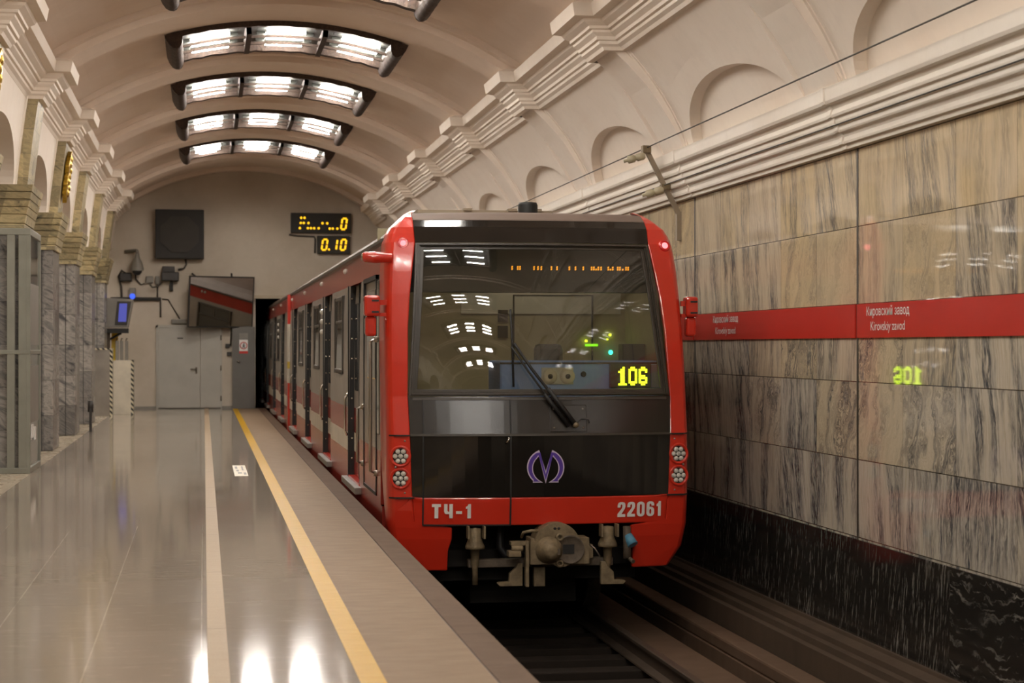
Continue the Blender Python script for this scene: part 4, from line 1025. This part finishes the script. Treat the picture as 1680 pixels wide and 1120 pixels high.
MB().tube([(.82, YW-.22, 1.17), (.82, YW-.27, 1.17), (.90, YW-.27, 1.15)], .014).build('door_handle', M['chrome'], d2)
t = thing('no_entry_sign', (.98, YW-.224, 1.36), 'small red and white no walking sign on the grey gate door', 'sign')
g = MB().box(.87, 1.08, YW-.228, YW-.22, 1.36, 1.42); g.build('red_strip', M['sign_red'], t)
MB().box(.87, 1.08, YW-.228, YW-.22, 1.42, 1.70).build('sheet', M['sign_white'], t)
MB().box(.87, 1.08, YW-.229, YW-.221, 1.72, 1.86).build('grey_notice', M['plastic_grey'], t)
MB().lathe((.975, YW-.229, 1.555), (0, -1, 0), [(.072, .002), (.092, .002), (.092, .0), (.072, 0)], 24).build('prohibition_ring', M['sign_red'], t)
g = MB(); g.lathe((.985, YW-.229, 1.605), (0, -1, 0), [(0, .002), (.014, .002), (.014, 0)], 10)
g.tube([(.98, YW-.231, 1.59), (.972, YW-.231, 1.545), (.95, YW-.231, 1.50)], .011, 6); g.tube([(.972, YW-.231, 1.545), (.995, YW-.231, 1.52), (1.0, YW-.231, 1.495)], .010, 6); g.tube([(.95, YW-.231, 1.56), (.98, YW-.231, 1.58), (1.01, YW-.231, 1.55)], .008, 6)
g.build('walking_figure', M['sign_black'], t)
# big round-holed loudspeaker
t = thing('loudspeaker', (-.58, YW, 3.68), 'large square black loudspeaker hung high on the end wall', 'loudspeaker')
MB().box(-1.17, .01, YW-.30, YW-.02, 3.68, 4.89).build('cabinet', M['blackbox'], t, bevel=.02)
oc = [(-.58+.50*math.cos(a)*1.0, 4.28+.48*math.sin(a)) for a in [PI/8+PI/4*i for i in range(8)]]
MB().prism(oc, lambda a, b, d: (a, YW-.30-d, b), .03, 0).build('grille', M['speaker_mesh'], t)
# platform clocks
def seven(g, x, z, w_, h_, segs, yv):
    sl = .16
    def q(a, b): return (x + a*w_ + b*h_*sl*.9, yv, z + b*h_)
    S7 = {'a': ((0, 1), (1, 1)), 'b': ((1, 1), (1, .5)), 'c': ((1, .5), (1, 0)), 'd': ((0, 0), (1, 0)), 'e': ((0, 0), (0, .5)), 'f': ((0, .5), (0, 1)), 'g': ((0, .5), (1, .5))}
    for s in segs:
        (a0, b0), (a1, b1) = S7[s]; A_, B_ = Vector(q(a0, b0)), Vector(q(a1, b1)); d = (B_-A_); n = 3 if s in 'bcef' else 3
        for i in range(n):
            p = A_ + d*(.10+.8*i/n); r_ = A_ + d*(.10+.8*(i+.93)/n)
            g.cyl(p, r_, .022, n=6, smooth=False)
t = thing('platform_clock', (2.88, YW, 4.36), 'long black clock display with scattered yellow dots and one digit', 'clock', 'clock displays on the end wall')
MB().box(2.14, 3.63, YW-.15, YW, 4.36, 4.85).build('case', M['blackbox'], t, bevel=.01)
g = MB()
for px, py in ((347, 292), (402, 292), (340, 365), (390, 365), (467, 365), (326, 437), (457, 437), (508, 437), (560, 437), (635, 437), (698, 366), (775, 366), (817, 440), (867, 440), (942, 440)):
    x = 2.14 + (px-180)/990*1.49; z = 4.85 - (py-222)/278*.49
    g.lathe((x, YW-.152, z), (0, -1, 0), [(0, .01), (.027, .008), (.03, 0)], 10)
seven(g, 3.375, 4.45, .115, .27, 'abcdef', YW-.16)
g.build('led_dots', M['led_amber'], t)
t = thing('interval_clock', (3.2, YW, 3.84), 'smaller black interval clock reading 0.10 below the long display', 'clock', 'clock displays on the end wall')
MB().box(2.79, 3.60, YW-.15, YW, 3.84, 4.29).build('case', M['blackbox'], t, bevel=.01)
g = MB(); seven(g, 2.895, 3.935, .115, .26, 'abcdef', YW-.16); seven(g, 3.36, 3.935, .115, .26, 'abcdef', YW-.16); seven(g, 3.14, 3.935, .115, .26, 'bc', YW-.16)
g.lathe((3.08, YW-.152, 3.945), (0, -1, 0), [(0, .01), (.024, .008), (.027, 0)], 10); g.build('led_digits', M['led_amber'], t)
tag(MB().tube([(2.1, YW-.03, 4.31), (2.3, YW-.03, 4.28), (2.72, YW-.03, 4.27), (2.75, YW-.03, 4.2), (2.74, YW-.03, 3.86)], .022).build('cable', M['wire']), 'dark cable on the end wall linking the two clock displays', 'cable')
# driver's mirror, turned towards the train
mc = Vector((.43, YW-.45, 2.62)); ang = math.radians(20); tl = math.radians(-6.5)
t = thing('drivers_mirror', tuple(mc), 'large rectangular platform mirror reflecting the red train above the grey doors', 'mirror')
def MQ(a, b, d):    # a right, b up, d towards the track
    ca, sa = math.cos(ang), math.sin(ang); ct, st = math.cos(tl), math.sin(tl)
    return (mc.x + a*ca + (d*ct - b*st)*sa, mc.y + a*sa - (d*ct - b*st)*ca, mc.z + b*ct + d*st)
poly = [(-.84, -.63), (.84, -.63), (.84, .63), (-.84, .63)]
MB().prism(poly, MQ, .0, -.04).build('mirror_frame', M['blackbox'], t)
MB().add([MQ(a, b, .004) for a, b in [(-.81, -.60), (.81, -.60), (.81, .60), (-.81, .60)]], [(0, 1, 2, 3)]).build('mirror_glass', M['mirror'], t, fix=False)
g = MB()
for a in (-.7, .25): g.tube([MQ(a, .63, -.02), (mc.x+a, YW-.2, mc.z+.70), (mc.x+a, YW, mc.z+.70)], .022)
g.build('hanger', M['blackbox'], t)
# monitor on its bracket
t = thing('monitor', (-2.0, 44.6, 0), 'dark monitor hood with a blue lit screen beside the last column', 'monitor')
MB().prism([(-2.32, 1.97), (-1.72, 1.97), (-1.60, 2.62), (-2.32, 2.66)], lambda a, b, d: (a, 44.6-d, b), .25, -.25).build('hood', M['plastic_grey'], t, bevel=.01)
MB().prism([(-2.02, 2.02), (-1.74, 2.02), (-1.64, 2.57), (-1.96, 2.57)], lambda a, b, d: (a, 44.35-d, b), .012, 0).build('bezel', M['plastic_dark'], t)
MB().prism([(-1.94, 2.10), (-1.76, 2.10), (-1.735, 2.52), (-1.91, 2.52)], lambda a, b, d: (a, 44.337-d, b), .005, 0).build('screen', M['blue_screen'], t)
MB().box(-2.20, -2.13, 44.5, 44.6, 0, 1.84).build('post', M['iron_dark'], t)
MB().box(-2.28, -1.72, 44.32, 44.9, 1.84, 1.95).build('shelf', M['blackbox'], t)
MB().tube([(-2.30, 44.6, 1.62), (-2.1, 44.6, 1.72), (-1.88, 44.6, 1.84)], .025).build('bracket', M['blackbox'], t)
# CCTV dome, boxes, conduit
t = thing('dome_camera', (-1.55, YW-.2, 3.4), 'white dome security camera on an arm left of the loudspeaker', 'camera')
MB().lathe((-1.60, YW-.30, 3.80), (0, 0, -1), [(0, 0), (.05, .0), (.06, .10), (.12, .22), (.16, .36), (.16, .42)], 20).build('housing', M['plastic_grey'], t)
MB().lathe((-1.60, YW-.30, 3.38), (0, 0, -1), [(.12, 0), (.11, .05), (.06, .1), (0, .11)], 20).build('dome', M['sign_black'], t)
MB().tube([(-1.60, YW-.30, 3.78), (-1.60, YW-.30, 3.86), (-1.62, YW-.16, 3.88), (-1.9, YW-.05, 3.86)], .04).build('arm', M['plastic_grey'], t)
def box_thing(name, lab, cat, x0, x1, z0, z1, d, m_, extra=None):
    t = thing(name, ((x0+x1)/2, YW, z0), lab, cat)
    MB().box(x0, x1, YW-d, YW, z0, z1).build('case', m_, t, bevel=.012)
    MB().box(x0+.02, x1-.02, YW-d-.012, YW-d, z0+.02, z1-.02).build('cover', extra or m_, t, bevel=.004)
    return t
box_thing('wall_floodlight', 'small black floodlight on the end wall left of the dome camera', 'floodlight', -2.02, -1.74, 3.13, 3.33, .22, M['blackbox'], M['plastic_dark'])
box_thing('junction_box', 'pale junction box below and right of the dome camera', 'junction box', -1.40, -1.22, 3.08, 3.26, .10, M['plastic_grey'])
box_thing('junction_box', 'small pale junction box just left of the black switch box', 'junction box', -1.17, -1.07, 3.06, 3.26, .10, M['plastic_grey'])
t = box_thing('switch_box', 'black switch box below the loudspeaker', 'switch box', -1.02, -.60, 3.14, 3.36, .25, M['blackbox'], M['plastic_dark'])
MB().box(-1.0, -.70, YW-.22, YW, 3.36, 3.50).build('terminal_cover', M['plastic_dark'], t, bevel=.01); MB().box(-.82, -.74, YW-.12, YW, 2.90, 3.14).build('cable_trunk', M['blackbox'], t)
t = box_thing('signal_lamp', 'small wall lamp glowing blue above the monitor', 'signal lamp', -1.80, -1.64, 2.76, 2.97, .12, M['plastic_grey'])
MB().lathe((-1.72, YW-.15, 2.76), (0, -1, 0), [(0, .04), (.05, .03), (.07, 0)], 14).build('blue_bulb', M['blue_lamp'], t)
box_thing('cable_tray', 'dark horizontal cable tray on the end wall above the monitor', 'cable tray', -2.25, -1.03, 2.66, 2.74, .10, M['blackbox'])
box_thing('vent_box', 'grey ventilation box above the left edge of the double doors', 'box', -.78, -.36, 2.09, 2.20, .12, M['plastic_grey'])
def cable(pts, lab, r=.018): tag(MB().tube(pts, r).build('cable', M['wire']), lab, 'cable', 'cables on the end wall')
cable([(-.44, YW-.06, 3.68), (-.42, YW-.05, 3.55), (-.48, YW-.05, 3.45), (-.62, YW-.06, 3.42)], 'black cable curling from the loudspeaker down to the switch box', .025)
cable([(-1.66, YW-.05, 3.36), (-1.64, YW-.04, 3.18), (-1.52, YW-.04, 3.05), (-1.42, YW-.04, 3.08)], 'dark cable looping from the dome camera to the junction box')
cable([(-1.30, YW-.20, 3.05), (-1.24, YW-.20, 2.98), (-1.12, YW-.20, 3.0), (-1.0, YW-.20, 3.11)], 'dark cable sagging between the junction boxes and the switch box', .022)
cable([(-1.98, YW-.05, 2.745), (-1.99, YW-.05, 3.0), (-2.06, YW-.05, 3.25), (-1.98, YW-.06, 3.40), (-1.9, YW-.06, 3.33)], 'cable rising from the cable tray to the black floodlight', .025)
cable([(-1.01, YW-.03, 2.70), (-.86, YW-.03, 2.69), (-.72, YW-.03, 2.45), (-.58, YW-.03, 2.21)], 'thin cable running from the cable tray down to the vent box', .014)
cable([(-1.12, YW-.03, 2.745), (-1.12, YW-.03, 2.9), (-1.12, YW-.03, 3.055)], 'short upright cable between the cable tray and the small junction box', .016)
cable([(-1.045, YW-.022, 2.25), (-1.045, YW-.022, 2.60), (-1.045, YW-.022, 2.655)], 'pale upright conduit on the end wall left of the switch box', .022)
cable([(.66, YW-.05, 1.55), (.67, YW-.05, 1.8), (.68, YW-.05, 2.0)], 'short dark cable beside the grey gate door', .02)
box_thing('call_button', 'upper small dark button box between the double doors and the gate door', 'button box', .53, .64, 1.50, 1.60, .08, M['plastic_dark'])
box_thing('call_button', 'lower small dark button box between the double doors and the gate door', 'button box', .57, .68, 1.30, 1.40, .08, M['plastic_dark'])
# barrier boxes with hazard edges and the folded dark rods
def barrier(x0, x1, y, z1, m_, lab, edge):
    t = thing('barrier_box', ((x0+x1)/2, y, 0), lab, 'barrier box', 'striped barrier boxes')
    MB().box(x0, x1, y, y+.35, 0, z1).build('cabinet', m_, t, bevel=.006)
    g = MB(); g.box(x1-.004, x1+.055, y-.012, y+.35, 0, z1+.01)
    if edge: g.box(x0-.03, x1+.055, y-.012, y+.35, z1, z1+.035); g.box(x0-.03, x0, y-.012, y+.2, 0, z1)
    g.build('striped_edge', M['hazard'], t)
barrier(-2.46, -2.03, 42.4, 1.46, M['steel'], 'brushed steel barrier box with striped edges, left of the cream one', True)
barrier(-2.02, -1.61, 43.4, 1.22, M['white_box'], 'cream barrier box with a black and yellow striped edge', False)
for i, x in enumerate((-1.93, -1.83, -1.72)):
    t = thing('folded_stand', (x, 43.6, 1.23), ['leftmost of three dark rods standing on the cream barrier box', 'middle one of three dark rods standing on the cream barrier box', 'rightmost of three dark rods standing on the cream barrier box'][i], 'rod', 'rods on the cream box')
    MB().box(x-.035, x+.035, 43.55, 43.65, 1.222, 1.66).build('rod', M['plastic_grey'], t, bevel=.006); MB().tube([(x-.02, 43.6, 1.64), (x, 43.6, 1.72), (x+.03, 43.6, 1.70)], .012).build('hook', M['iron_dark'], t)
tag(MB().box(-2.12, -1.97, 45.0, 45.1, 0, 1.84).build('warning_post', M['yellow_pole']), 'yellow post behind the striped barrier boxes under the monitor', 'post')
tag(MB().box(-2.02, -1.975, 34.6, 34.7, 0, .42).cyl((-2.0, 34.65, .36), (-2.0, 34.65, .56), .05).build('floor_post', M['plastic_dark']), 'short dark post at the foot of the third marble column', 'post')
